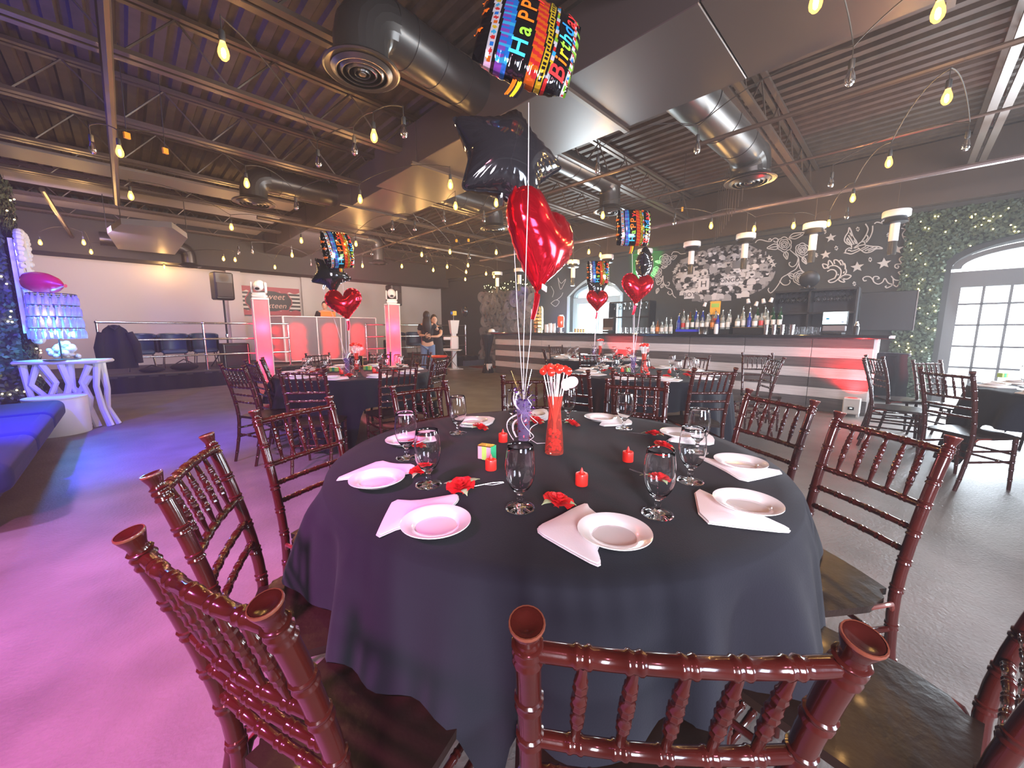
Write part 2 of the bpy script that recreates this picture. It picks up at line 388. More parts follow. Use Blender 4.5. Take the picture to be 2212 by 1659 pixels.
# ---------------------------------------------------------------- ceiling steelwork
def joist(y, lab):
    t = thing('roof_joist', lab, 'joist', (0, 0, 0), 0, None)
    for dy in (-.055, .055): MB().box(((X0+X1)/2, y+dy, 3.78), (X1-X0-.4, .072, .04)).build('bottom_chord', M_steel, t, smooth=False)
    for dy in (-.045, .045): MB().box(((X0+X1)/2, y+dy, 4.27), (X1-X0-.4, .055, .04)).build('top_chord', M_steel, t, smooth=False)
    w = MB(); x = X0+.3; k = 0
    while x < X1-.6:
        z0, z1 = (3.79, 4.26) if k % 2 == 0 else (4.26, 3.79); w.tube([(x, y, z0), (x+.42, y, z1)], .011, 5); x += .42; k += 1
    o = w.build('web_rods', M_steel, t); o['kind'] = 'stuff'
for i, y in enumerate([-2.3, -.5, 1.5, 3.75, 5.25, 6.85, 8.4, 10.0, 11.6, 13.1]):
    joist(y, ['dark steel roof joist behind the camera-side end', 'dark open-web joist lit white by the doorway, right edge', 'dark open-web joist above the bar, ending near the roses mural', 'dark open-web joist just above the large left round vent', 'dark joist crossing behind the large left round vent', 'dark joist above the tall glowing bulb pair at left', 'dark joist above the second ceiling vent', 'dark joist just before the stage', 'dark joist above the stage front', 'dark joist nearest the white stage wall'][i])
def pipe(name, pts, r, m, label, cat='pipe', seg=8):
    return tag(MB().tube(pts, r, seg).build(name, m), label, cat)
pipe('ceiling_pipe', [(.10, .8, 3.35), (.12, 9.3, 3.35)], .038, M_steel, 'thick dark ceiling pipe running back at upper left')
pipe('ceiling_pipe', [(-.66, 9.2, 3.36), (-.62, 14.1, 3.36)], .034, M_steel, 'dark ceiling pipe above the hexagonal panel, far left')
pipe('sprinkler_pipe', [(4.85, -2, 3.40), (4.90, 13.5, 3.40)], .024, M_steel, 'thin dark sprinkler pipe crossing the round duct near the bar')
pipe('conduit', [(8.05, -3, 3.42), (8.05, 9.5, 3.42)], .035, cmat('glossy_pink_grey_conduit', (.45, .36, .36), .2, .8), 'shiny conduit running above the bar')
pipe('conduit', [(6.5, -3, 3.5), (6.5, 12, 3.5)], .016, M_steel, 'thin dark conduit between duct and bar')
for i, (xa, xb) in enumerate([(2.0, 4.2), (4.6, 9.7)]):
    pipe('ceiling_pipe', [(xa, 8.9, 3.42), (xb, 8.95, 3.42)], .035, M_steel, ['dark crosswise ceiling pipe behind the large balloons', 'dark crosswise ceiling pipe far behind, toward the window'][i])
# rod hangers over the bar
t = thing('hanger_rods', 'thin vertical hanger rods above the bar by the round duct', 'rods')
for k in range(12):
    MB().tube([(6.7+.26*k, 1.9+.12*k, 3.2), (6.7+.26*k, 1.9+.12*k, 4.28)], .006, 5).build('rod', M_steel, t)
# rectangular duct
t = thing('rectangular_duct', 'large flat-bottomed charcoal duct crossing the ceiling diagonally', 'duct')
def duct_sec(y0, y1, xa, xb, z0=3.5):
    MB().box(((xa+xb)/2, (y0+y1)/2, z0+.26), (xb-xa, y1-y0-.012, .52), bev=.006).build('duct_section', M_ductsq, t, smooth=False)
y = -3.6
while y < 5.6:
    duct_sec(y, y+1.2, 2.98, 4.12); y += 1.2
y = 6.0
while y < 13.2:
    duct_sec(y, y+1.2, 3.10, 4.12); y += 1.2
for yy in (.0, 2.4, 4.8, 7.2): MB().box((3.55, yy, 3.485), (1.3, .045, .03)).build('hanger_strap', M_steel, t, smooth=False)
def round_duct(label, pts, r, dif, dr, m=M_duct, collars=3):
    t = thing('round_duct', label, 'duct')
    P = [Vector(p) for p in pts]
    MB().tube(P, r, 28).build('duct_pipe', m, t)
    a, b = P[0], P[1]
    for k in range(1, collars+1):
        c = a.lerp(b, k/(collars+.6)); d = (b-a).normalized()*.012
        MB().tube([c-d, c+d], r+.006, 28).build('collar', m, t)
    e = Vector(dif); last = P[-1]; up = Vector((e.x, e.y, last.z))
    dirv = (last-P[-2]).normalized()
    # segmented elbow
    rad = r*1.15; cen = last - Vector((0, 0, rad)) + Vector((0, 0, 0)); el = [last]
    for k in range(1, 5):
        an = PI/2*k/4; el.append(last + dirv*rad*math.sin(an) - Vector((0, 0, rad*(1-math.cos(an)))))
    el.append(Vector((el[-1].x, el[-1].y, e.z+.05)))
    MB().tube(el, r, 24).build('elbow', m, t, ang=15)
    c = (el[-1].x, el[-1].y, e.z)
    MB().lathe([(r, .08), (dr*.72, .05), (dr*.97, .015), (dr, 0), (dr*.95, -.008), (dr*.88, 0)], c, 36).build('diffuser_rim', m, t)
    for q in range(4):
        rr = dr*(.80-.19*q)
        MB().lathe([(rr, -.006), (rr*.86, -.03), (rr*.82, -.028), (rr*.95, .004), (rr, -.006)], c, 32).build('diffuser_ring', m, t)
    MB().lathe([(.001, -.03), (dr*.1, -.028), (dr*.13, -.005), (.001, .0)], c, 20).build('diffuser_cone', m, t)
    MB().lathe([(.001, .03), (dr*.86, .03)], c, 28).build('diffuser_back', M_black, t)
    return t
round_duct('fat black round duct with elbow and concentric ring vent, upper left', [(3.05, 3.55, 3.86), (1.85, 3.40, 3.86)], .215, (1.61, 3.40, 3.42), .30)
round_duct('silvery black round duct pointing at the bar with drooping ring vent', [(4.05, 1.85, 3.78), (6.25, 1.78, 3.78)], .25, (6.58, 1.74, 3.40), .33)
round_duct('black round duct with ring vent, left middle distance', [(3.1, 7.95, 3.84), (2.0, 7.95, 3.84)], .20, (1.69, 7.98, 3.42), .32)
round_duct('black round duct with elbow behind the large star balloon', [(4.05, 6.3, 3.84), (5.55, 6.35, 3.84)], .20, (5.9, 6.4, 3.42), .30)
round_duct('black round duct over the stage, right of the black star', [(4.1, 10.9, 3.82), (5.2, 10.9, 3.82)], .17, (5.5, 10.9, 3.2), .27)
round_duct('far black round duct with elbow above stage speaker', [(-.2, 13.4, 3.4), (1.2, 13.4, 3.4)], .16, (1.5, 13.4, 2.95), .24)
round_duct('round duct behind the red heart with faint ring vent', [(4.1, 3.9, 3.84), (6.1, 3.9, 3.84)], .18, (6.4, 3.9, 3.38), .28)
# hexagonal pale panel
hp = [gz(x, y, 3.12) for x, y in [(232, 505), (262, 484), (372, 492), (405, 515), (378, 550), (255, 538)]]
t = thing('hexagonal_panel', 'pale hexagonal panel hung under the ceiling above the stage left', 'panel')
MB().prism(hp, (0, 0, 1), .10).build('panel_board', M_pale, t, smooth=False)
for q in (0, 1, 3, 5): MB().tube([hp[q]+Vector((0, 0, .1)), hp[q]+Vector((0, 0, .95))], .006, 5).build('cable', M_cord, t)
# orange tags on cables
for i, (px, py) in enumerate([(274, 293), (357, 326), (1474, 452), (986, 520), (1012, 519)]):
    p = gz(px, py, 3.36)
    t = thing('cable_tag', ['upper of two orange tags at upper left', 'lower of two orange tags at upper left', 'orange tag on ceiling wire above the collage mural', 'left small orange tag over the kiosk', 'right small orange tag over the kiosk'][i], 'tag', p)
    MB().box((0, 0, 0), (.05, .03, .06), rz=.4).build('tag_card', M_orange, t, smooth=False)
    MB().tube([(0, 0, .03), (.02, 0, .90)], .004, 5).build('wire', M_cord, t)
# ---------------------------------------------------------------- string lights
def make_bulb(lit):
    t = thing('string_light_bulb', 'bulb', 'light bulb')
    MB().lathe([(.012, .125), (.017, .12), (.018, .07), (.014, .062)], (0, 0, 0), 10).build('socket', M_socket, t)
    prof = [(.013, .066), (.017, .05), (.027, .02), (.030, -.002), (.026, -.022), (.014, -.038), (.001, -.043)]
    if lit:
        g = MB().lathe(prof, (0, 0, 0), 16).build('bulb', M_bulb, t)
        MB().lathe([(.001, .030), (.009, .022), (.012, .0), (.009, -.020), (.001, -.028)], seg=6).build('filament', M_core, g)
    else:
        MB().lathe(prof, (0, 0, 0), 14).build('bulb', M_glass, t)
        MB().tube([(.004, 0, .06), (.010, 0, .02), (.004, 0, -.015), (-.004, 0, -.015), (-.010, 0, .02), (-.004, 0, .06)], .0018, 5).build('filament', M_filament, t)
    MB().tube([(0, 0, .12), (.002, 0, .21)], .003, 5).build('drop_cord', M_cord, t)
    return t
LIT = [(483, 115), (259, 330), (283, 425), (533, 398), (500, 492), (355, 577), (87, 525), (181, 525), (197, 545), (808, 297), (778, 432), (651, 521), (769, 528), (631, 552), (761, 536), (594, 578), (483, 560), (508, 562), (783, 575), (868, 576), (911, 551), (936, 584), (966, 577), (972, 545), (1007, 588), (1011, 574), (1005, 604), (1050, 592), (1067, 598), (973, 401), (984, 447), (1072, 440), (1072, 546), (1302, 467), (1272, 545), (1297, 552), (1237, 567), (1536, 489), (1629, 496), (1714, 489), (1757, 494), (1790, 484), (1842, 430), (1920, 353), (2045, 213), (2026, 30), (1762, 8)]
DIM = [(873, 287), (766, 325), (688, 352), (640, 447), (1836, 172), (1506, 322), (1291, 366), (2087, 315), (1795, 397), (1829, 467), (1045, 474), (959, 474), (896, 494), (848, 493), (1457, 480), (200, 322), (803, 548), (1014, 556), (516, 545), (545, 544), (921, 563), (672, 571)]
LM = {'the large left ring vent': (780, 170), 'the hexagonal ceiling panel': (320, 520), 'the left stage speaker': (477, 615), 'the small far vent': (537, 440), 'the banner': (610, 650), 'the star cluster over the stage': (720, 580), 'the kiosk': (983, 690), 'the big black star balloon': (1090, 330), 'the big red heart balloon': (1170, 540), 'the far arched window': (1285, 650), 'the photo collage mural': (1565, 590), 'the swallow mural': (1880, 520), 'the rose line mural': (1720, 550), 'the right arched door': (2150, 600), 'the bar-side ring vent': (1627, 392), 'the birthday balloon': (1145, 110), 'the left ivy hedge': (30, 560), 'the thick upper left pipe': (240, 300), 'the right stage totem': (848, 640)}
def landmark_labels(pts, prefix):
    raw = []
    for (x, y) in pts:
        n = min(LM, key=lambda k: (LM[k][0]-x)**2+(LM[k][1]-y)**2); lx, ly = LM[n]; dx, dy = x-lx, y-ly
        d = ('above' if dy < 0 else 'below') if abs(dy) > abs(dx) else ('left of' if dx < 0 else 'right of')
        raw.append((d, n, math.hypot(dx, dy)))
    out = []
    for i, (d, n, ds) in enumerate(raw):
        same = sorted([q[2] for q in raw if q[0] == d and q[1] == n])
        if len(same) == 1: out.append(f'{prefix}, {d} {n}')
        else: out.append(f'{prefix}, {d} {n}, {ORD[same.index(ds)]} nearest to it')
    return out
bl = Maker(make_bulb(True)); BL = {}
def zb(py): return 2.95 if py < 560 else 2.95-(py-560)*.0022
for (p, lab) in zip(LIT, landmark_labels(LIT, 'glowing amber string bulb')):
    w = gz(p[0], p[1], zb(p[1])); w.y = min(w.y, 13.9)
    if (w-C0).length > 15 : w = gf(p[0], p[1], 10.5)
    if w.x > 9.3: w = gx(p[0], p[1], 9.0)
    bl.put(w, random.random()*3, lab, 'glowing string light bulbs'); BL[p] = w
bd = Maker(make_bulb(False))
for (p, lab) in zip(DIM, landmark_labels(DIM, 'unlit clear string bulb')):
    w = gz(p[0], p[1], zb(p[1]))
    if w.x > 9.3: w = gx(p[0], p[1], 9.0)
    bd.put(w, random.random()*3, lab, 'unlit string light bulbs'); BL[p] = w
STR = [[(483, 115), (688, 352), (766, 325), (808, 297), (873, 287)], [(200, 322), (259, 330), (533, 398), (640, 447), (778, 432), (973, 401)],
       [(283, 425), (500, 492), (651, 521), (769, 528), (848, 493), (896, 494), (972, 545)], [(87, 525), (181, 525), (197, 545), (355, 577), (483, 560), (508, 562), (594, 578), (631, 552)],
       [(984, 447), (959, 474), (1045, 474), (1072, 440)], [(1291, 366), (1506, 322), (1836, 172), (2026, 30)], [(2045, 213), (1920, 353), (1842, 430), (1790, 484), (1757, 494), (1714, 489), (1629, 496), (1536, 489)],
       [(1762, 8), (1836, 172)], [(1795, 397), (2087, 315)], [(1302, 467), (1457, 480), (1536, 489)], [(868, 576), (911, 551), (966, 577), (1007, 588), (1050, 592), (1067, 598)], [(1272, 545), (1297, 552), (1237, 567)], [(516, 545), (545, 544), (672, 571), (761, 536), (803, 548), (783, 575)], [(921, 563), (936, 584), (1005, 604), (1011, 574), (1014, 556), (1072, 546)], [(2045, 213), (2087, 315)]]
SL = ['upper left under the big ring vent', 'crossing the left ceiling to the star balloon', 'above the stage left', 'along the back stage wall', 'behind the black star balloon', 'crossing the bar-side round duct', 'sweeping down in front of the roses mural', 'at the top right edge', 'under the right white-lit joists', 'right of the big red heart', 'above the kiosk', 'above the far window', 'above the booth and left totem', 'left of the rose wall garland', 'at the right edge beside the white-lit joists']
for k, s in enumerate(STR):
    m = MB()
    for a, b in zip(s[:-1], s[1:]):
        A = BL[a]+Vector((0, 0, .2)); B = BL[b]+Vector((0, 0, .2)); m.tube(catenary(A, B, -.10 if (A-B).length > .8 else -.03, 8), .0045, 5)
    tag(m.build('light_string_cord', M_cord), 'black light-string cord '+SL[k], 'cord')
# ================================================================== CHAIRS
def ringed(pts, r, rings, taper=None):
    """sample a polyline with double ring beads at the given fractions; returns points, radii"""
    P = [Vector(p) for p in pts]; L = [0]
    for a, b in zip(P[:-1], P[1:]): L.append(L[-1]+(b-a).length)
    T = L[-1]
    def at(s):
        s = min(max(s, 0), T)
        for i in range(len(P)-1):
            if s <= L[i+1]+1e-9: return P[i].lerp(P[i+1], (s-L[i])/max(1e-9, L[i+1]-L[i]))
        return P[-1]
    tp = taper or (lambda f: 1)
    ss = [(0, 1), (T, 1)]+[(l, 1) for l in L[1:-1]]
    for f in rings:
        c = f*T
        for d, k in ((-.0115, 1), (-.009, 1.17), (-.0055, 1.17), (-.002, 1.02), (.002, 1.02), (.0055, 1.17), (.009, 1.17), (.0115, 1)):
            ss.append((c+d, k))
    ss = sorted(q for q in ss if -1e-6 <= q[0] <= T+1e-6); out = []; rr = []; last = -1
    for s, k in ss:
        if s-last < .0008: continue
        last = s; out.append(at(s)); rr.append(r*k*tp(s/T))
    return out, rr
def make_chair():
    t = thing('chiavari_chair', 'x', 'chair')
    def zc(z):  # y of the rear post at height z
        return -.27+.075*math.sin(min(z/.45, 1)*PI/2) - (.094*((z-.45)/.47)**1.5 if z > .45 else 0)
    for sx in (-1, 1):
        zs = [0, .12, .25, .38, .45, .53, .62, .71, .80, .88, .950]
        P = [(sx*(.163+.018*z), zc(z), z) for z in zs]
        p, r = ringed(P, .0165, [.10, .22, .36, .50, .60, .70, .80, .88, .975, .992], lambda f: .82+.18*min(1, f*2.2))
        leg = MB().tube(p, r, 12).build('leg', M_wood, t)
        c = Vector(P[-1]); d = (Vector(P[-1])-Vector(P[-2])).normalized(); q = d.to_track_quat('Z', 'Y').to_matrix()
        m = MB(); m.T = Matrix.Translation(c) @ q.to_4x4()
        m.lathe([(.0165, -.005), (.0138, .004), (.0143, .010), (.0180, .021), (.0208, .030), (.0205, .0335), (.018, .0340), (.011, .0305), (.001, .0290)], seg=20); m.build('finial', M_wood, leg)
        m = MB(); m.T = Matrix.Translation(c) @ q.to_4x4()
        m.lathe([(.0206, .0295), (.0214, .0322), (.0206, .0346), (.0190, .0346)], seg=20, cap=False); m.build('worn_edge', M_rim, leg)
        P = [(sx*.180, .185, .435), (sx*.180, .19, .25), (sx*.182, .20, 0)]
        p, r = ringed(P, .0150, [.08, .30, .45, .60, .80], lambda f: 1.08-.28*f)
        MB().tube(p, r, 12).build('leg', M_wood, t)
        for z in (.33, .24):
            p, r = ringed([(sx*.168, zc(z), z), (sx*.181, .19, z)], .0095, [.3, .7]); MB().tube(p, r, 8).build('stretcher', M_wood, t)
        # bowed bracket under the seat edge
        MB().tube([(sx*.172, -.19, .40), (sx*.186, -.165, .435), (sx*.196, -.12, .441), (sx*.199, .0, .437), (sx*.198, .16, .437)], .0075, 8).build('seat_frame', M_seatfr, t)
    for z, rad, rg in ((.935, .0118, None), (.758, .0108, None), (.680, .0100, [.1, .26, .42, .58, .74, .9]), (.605, .0100, [.1, .26, .42, .58, .74, .9])):
        sp = [i*.058 for i in (-2, -1, 0, 1, 2)]
        xw = .163+.018*z; yy = zc(z)
        rg = rg or [(s+xw)/(2*xw) for s in sp]
        bow = .012
        P = [(-xw+2*xw*i/8, yy-bow*math.sin(PI*i/8)*(1 if z > .7 else .6), z) for i in range(9)]
        p, r = ringed(P, rad, rg); MB().tube(p, r, 10).build('back_rail', M_wood, t)
    for i in (-2, -1, 0, 1, 2):
        x = i*.058; f = .5+x/.4; b = .012*math.sin(PI*f)
        p, r = ringed([(x, zc(.758)-b, .768), (x, zc(.85)-b, .85), (x, zc(.935)-b, .925)], .0086, [.28, .52, .76], lambda f: .66+.40*math.sin(PI*f))
        MB().tube(p, r, 8, cap=False).build('spindle', M_wood, t)
    for z, y0 in ((.30, None), (.22, None)):
        p, r = ringed([(-.180, .192, z), (.180, .192, z)], .0095, [.25, .5, .75]); MB().tube(p, r, 8).build('stretcher', M_wood, t)
    p, r = ringed([(-.167, zc(.27), .27), (.167, zc(.27), .27)], .0095, [.25, .5, .75]); MB().tube(p, r, 8).build('stretcher', M_wood, t)
    # seat: trapezoid board, notched at the back posts, softly crowned
    def seatpt(u, v, z):
        y = -.20+.42*v; wv = .160+.042*min(1, v*3)*(1-.0*v)+.006*math.sin(v*PI)
        if v > .93: wv -= .03*((v-.93)/.07)**2
        if v < .10: wv = .142
        x = (u*2-1)*wv
        y += (.012*(1-(2*u-1)**2) if v > .9 else 0)
        return (x, y, z+.006*(1-(2*u-1)**2)-.006*max(0, v-.85)/.15)
    m = MB(); m.grid(lambda u, v: seatpt(u, v, .455), 9, 16); m.grid(lambda u, v: seatpt(1-u, v, .432), 9, 16)
    e = [(0, j/15) for j in range(16)]+[(i/8, 1) for i in range(1, 9)]+[(1, 1-j/15) for j in range(1, 16)]+[(1-i/8, 0) for i in range(1, 8)]
    nn = len(e); vs = [seatpt(u, v, .455) for u, v in e]+[seatpt(u, v, .432) for u, v in e]
    m.add(vs, [(i, nn+i, nn+(i+1) % nn, (i+1) % nn) for i in range(nn)])
    m.build('seat', M_seat, t)
    return t
CH = Maker(make_chair()); BACKY = -.300; CHAIRPOS = []
def put_chair(mid, facing, label, group, sc=1):   # mid = point midway between the two finials; facing = angle the chair looks to
    rz = facing-PI/2
    loc = Vector((mid[0], mid[1], 0)) - Matrix.Rotation(rz, 3, 'Z') @ Vector((0, BACKY, 0)); loc.z = 0
    CHAIRPOS.append((loc.x, loc.y)); return CH.put(loc, rz, label, group, scale=sc)
TC = Vector((1.2988, 1.0680, 0)); TZ = .767; TR = .914
MAINCH = [((1122, 1345), (1870, 1380), 'mahogany bamboo-style chair nearest the camera, back rail across the bottom centre'),
          ((300, 1160), (575, 1300), 'mahogany bamboo-style chair at bottom left, tilted close to camera'),
          ((334, 1031), (454, 942), 'mahogany bamboo-style chair just behind the bottom left chair'),
          ((563, 889), (705, 862), 'mahogany chair at left of near table, third up from the bottom'),
          ((846, 838), (965, 825), 'mahogany chair behind the near table, in front of the left table'),
          ((1316, 822), (1437, 828), 'mahogany chair behind the near table, below the red vase of the next table'),
          ((1620, 844), (1753, 868), 'mahogany chair at right rear of near table, by the striped bar'),
          ((1815, 895), (2048, 947), 'tall mahogany chair at right of near table, seat edge peeling')]
for a, b, lab in MAINCH:
    A = gz(*a, .975); B = gz(*b, .975); M = (A+B)/2; d = (B-A); ang = math.atan2(d.y, d.x)+PI/2
    if (TC-M).dot(Vector((math.cos(ang), math.sin(ang), 0))) < 0: ang += PI
    put_chair(M, ang, lab, 'chairs around the near table')
for angd, dist, lab in ((48, 1.08, 'mahogany chair behind the near table, mostly hidden by the red vase'), (-98.5, 1.37, 'mahogany chair at bottom right corner, cut by the frame')):
    a = R(angd); put_chair(TC+Vector((math.cos(a), math.sin(a), 0))*dist, a+PI, lab, 'chairs around the near table')
def far_chair(px, py, tc, label, group, face=None, at=None):
    M = gz(px, py, .975 if py > 771 else .915) if at is None else Vector((at[0], at[1], 0)); f = face if face is not None else math.atan2(tc.y-M.y, tc.x-M.x)
    return put_chair(M, f, label, group, 1 if py > 771 else .95)
T2 = Vector((2.06, 4.93, 0)); T3 = Vector((4.60, 2.25, 0)); T4 = Vector((6.35, 4.05, 0)); T5 = Vector((5.85, -1.40, 0))
T2C = [(502, 789, 'mahogany chair at far left of the left table, seen edge on'), (530, 783, 'mahogany chair beside the leftmost one at the left table'), (567, 775, 'mahogany chair in front of the left red totem'), (652, 797, 'mahogany chair with its back to camera at the left table'),
       (862, 787, 'mahogany chair at right front of the left table'), (953, 773, 'mahogany chair with red cushion at right of the left table'), (686, 765, 'mahogany chair behind the left table, before the light booth'), (821, 763, 'mahogany chair behind the left table, right of the lollipop vase'), (912, 763, 'mahogany chair in front of the hugging women')]
for i, (x, y, l) in enumerate(T2C): far_chair(x, y, T2, l, 'chairs around the left table', None, {1: (.92, 4.85)}.get(i))
T3C = [(1373, 801, 'dark chair with its back to camera at the middle table'), (1544, 797, 'mahogany chair at right front of the middle table, seat out'), (1508, 770, 'dark chair behind the middle table against the striped bar'), (1228, 799, 'dark chair at left of the middle table, behind the lollipops'), (1637, 778, 'dark chair by the striped bar, left of a pair'), (1664, 785, 'dark chair by the striped bar, right of a pair')]
for i, (x, y, l) in enumerate(T3C): far_chair(x, y, T3, l, 'chairs around the middle table', None if i < 4 else [R(205), R(125)][i-4], {4: (6.25, 1.42), 5: (5.62, 1.08)}.get(i))
T4C = [(1275, 765, 'dark chair with its back to camera at the far middle table'), (1173, 757, 'dark chair at left of the far middle table'), (1200, 747, 'dark chair at left rear of the far middle table'), (1346, 746, 'red-lit chair behind the far middle table'), (1416, 750, 'dark chair at right of the far middle table')]
for x, y, l in T4C: far_chair(x, y, T4, l, 'chairs around the far middle table')
T5C = [(2040, 799, 'dark chair with its back to camera at the right table', R(-40)), (1890, 772, 'dark chair at left of the right table, sideways on', R(-62)), (1866, 776, 'dark chair nearest the red uplight at the right table', R(-87)), (1979, 764, 'pale-edged dark chair behind the right table before the ivy', None), (2118, 768, 'dark chair behind the right table against the bright door', None)]
for i, (x, y, l, f) in enumerate(T5C): far_chair(x, y, T5, l, 'chairs around the right table', f, {0: (4.77, -.27), 1: (6.62, .235), 2: (5.95, .29), 3: (7.0, -.22), 4: (6.9, -1.15)}.get(i))
# black garment over a chair, right side
p = gf(1925, 830, 5.9)
t = thing('draped_garment', 'black garment draped over a chair by the ivy wall', 'garment', (p.x, p.y, 0), R(60))
MB().grid(lambda u, v: ((u-.5)*(.40+.06*v)+.01*math.sin(9*v), .04*math.sin(u*9)+.05*(1-v)+.02, .94-.66*v), 18, 12).build('garment_cloth', M_dkfab, t)
MB().box((0, .03, .93), (.40, .10, .05), bev=.02).build('garment_shoulder', M_dkfab, t)
# ================================================================== TABLES
def cloth_mesh(seedv, chairs, tc):
    rnd = random.Random(seedv); ph = [rnd.random()*6.28 for _ in range(6)]; n = 240
    def hem(a):
        z = .03
        for (cx, cy) in chairs:
            d = math.hypot(cx-tc.x, cy-tc.y)
            if d > 1.35 or d < .4: continue
            ca = math.atan2(cy-tc.y, cx-tc.x); dd = abs((a-ca+PI) % (2*PI)-PI)
            w = .26
            k = 1/(1+math.exp((dd-w)/.022)); z = max(z, .03+.445*k)
        return z
    def fold(a): return .55*math.sin(11*a+ph[0]+.8*math.sin(2*a))+.45*math.sin(19*a+ph[1]+1.2*math.sin(3*a))+.25*math.sin(31*a+ph[2])
    def fn(u, v):
        a = 2*PI*u
        if v <= .3:  # top
            r = TR*(v/.3); return (r*math.cos(a), r*math.sin(a), TZ+.002+.0012*math.sin(7*a+ph[3])*(v/.3)**2)
        s = (v-.3)/.7; hz = hem(a); drop = (TZ-hz)*s
        r = TR+.010*min(1, s*8)+ (.066*fold(a)+.040)*s**.55*min(1, s*4) + .05*s*(1-hz)
        if hz > .2: r = min(r, TR+.016+.08*s+.050*fold(a)*s**.55*min(1, s*4))
        z = TZ - drop if s > .03 else TZ-.002
        return (r*math.cos(a), r*math.sin(a), z)
    m = MB(); m.grid(fn, n, 44, wrapu=True); return m
def make_table():
    t = thing('round_table', 'x', 'table')
    MB().lathe([(.001, .735), (.905, .735), (.910, .75), (.905, .763), (.001, .763)], seg=48).build('tabletop', M_pld, t, smooth=False)
    for a in range(4):
        an = PI/4+a*PI/2; c, s_ = math.cos(an), math.sin(an)
        MB().tube([(c*.45, s_*.45, .735), (c*.50, s_*.50, 0)], .016, 8).build('leg', M_black, t)
    return t
TB = Maker(make_table())
TN = ['nearest', 'left rear', 'middle', 'far middle', 'right']
TABS = [TC, T2, T3, T4, T5]
for i, tc in enumerate(TABS):
    TB.put(tc, 0, f'round folding table hidden under the {TN[i]} black tablecloth', 'round banquet tables')
    o = link('tablecloth', cloth_mesh(i+3, CHAIRPOS, tc).mesh('tablecloth', M_cloth, True, 75), None, tc)
    tag(o, ['black tablecloth on the large near round table', 'black tablecloth on the left table before the light booth', 'black tablecloth on the middle table near the striped bar', 'black tablecloth on the far middle table before the bar', 'black tablecloth on the table at the right edge'][i], 'tablecloth', 'black round tablecloths')
TOP = TZ+.004
# ---- goblet
def make_goblet():
    t = thing('water_goblet', 'x', 'glass')
    o = [(.001, 0), (.030, 0), (.0365, .0015), (.0360, .0035), (.022, .0065), (.010, .010), (.0065, .016), (.0060, .024), (.0085, .030), (.0060, .035), (.0075, .041), (.013, .047), (.021, .056), (.028, .068), (.0335, .083), (.0362, .100), (.0367, .118), (.0350, .140), (.0325, .160), (.0310, .173), (.0305, .1742)]
    i = [(.0300, .1738), (.0318, .160), (.0343, .140), (.0360, .118), (.0355, .100), (.0328, .083), (.0273, .0687), (.0200, .0573), (.010, .0515), (.001, .050)]
    MB().lathe([(r_*1.24, z_*1.14) for r_, z_ in o+i], seg=32).build('bowl_and_stem', M_glass, t, ang=180); return t
GB = Maker(make_goblet())
def make_plate():
    t = thing('bread_plate', 'x', 'plate')
    MB().lathe([(.001, .002), (.050, .002), (.055, .000), (.060, .002), (.070, .010), (.090, .0175), (.0940, .0205), (.0938, .0228), (.0905, .0222), (.0660, .0168), (.0600, .0120), (.0555, .0055), (.001, .0045)], seg=48).build('plate_disc', M_plate, t); return t
PL = Maker(make_plate())
def make_candle():
    t = thing('flameless_tealight', 'x', 'candle')
    MB().lathe([(.001, 0), (.0185, 0), (.019, .001), (.019, .033), (.018, .036), (.012, .0365), (.009, .033), (.001, .033)], seg=24).build('candle_body', M_candle, t)
    MB().lathe([(.0045, .030), (.0062, .036), (.0055, .042), (.003, .049), (.0005, .055)], seg=10).build('flame_tip', M_candle, t); return t
CN = Maker(make_candle())
def petal(m, a0, r, w, h, open_, lean=0):
    def fn(u, v):
        a = a0+(u-.5)*w; rr = r*(.35+.65*v)+open_*v*v*r; z = h*v*(1-.35*open_*v)+.004*math.sin(u*PI)*v
        curl = .006*(v**3)*(1 if open_ > .2 else 0)
        return ((rr+curl)*math.cos(a), (rr+curl)*math.sin(a), z-(.010*v**3*open_*(2*abs(u-.5))))
    m.grid(fn, 7, 5)
def make_rose():
    t = thing('artificial_rose', 'x', 'flower')
    m = MB()
    for ring, (n, r, h, op, w) in enumerate([(3, .006, .030, 0, 2.6), (4, .011, .031, .05, 2.1), (5, .017, .029, .22, 1.7), (6, .023, .025, .45, 1.45), (7, .028, .019, .75, 1.25)]):
        for k in range(n): petal(m, 2*PI*k/n+ring*.7, r, w, h, op)
    m.lathe([(.001, 0), (.012, 0), (.008, .012), (.001, .02)], seg=8)
    m.build('petals', M_rose, t, ang=25)
    for k, (a, l) in enumerate(((.5, .065), (2.6, .06), (-1.2, .05))):
        mm = MB()
        mm.grid(lambda u, v: (math.cos(a)*(.018+l*v)-math.sin(a)*(u-.5)*.028*math.sin(PI*min(.98, v+.06)), math.sin(a)*(.018+l*v)+math.cos(a)*(u-.5)*.028*math.sin(PI*min(.98, v+.06)), .004+.012*math.sin(v*PI)-abs(u-.5)*.004), 5, 8)
        mm.build('leaf', M_leaf, t)
    MB().tube([(.0, 0, .004), (.05, -.006, .003), (.12, .004, .002), (.16, .0, .002), (.163, -.006, .002), (.12, -.012, .002), (.09, -.004, .003)], .0011, 5).build('wire_stem', M_wire, t)
    return t
RS = Maker(make_rose())
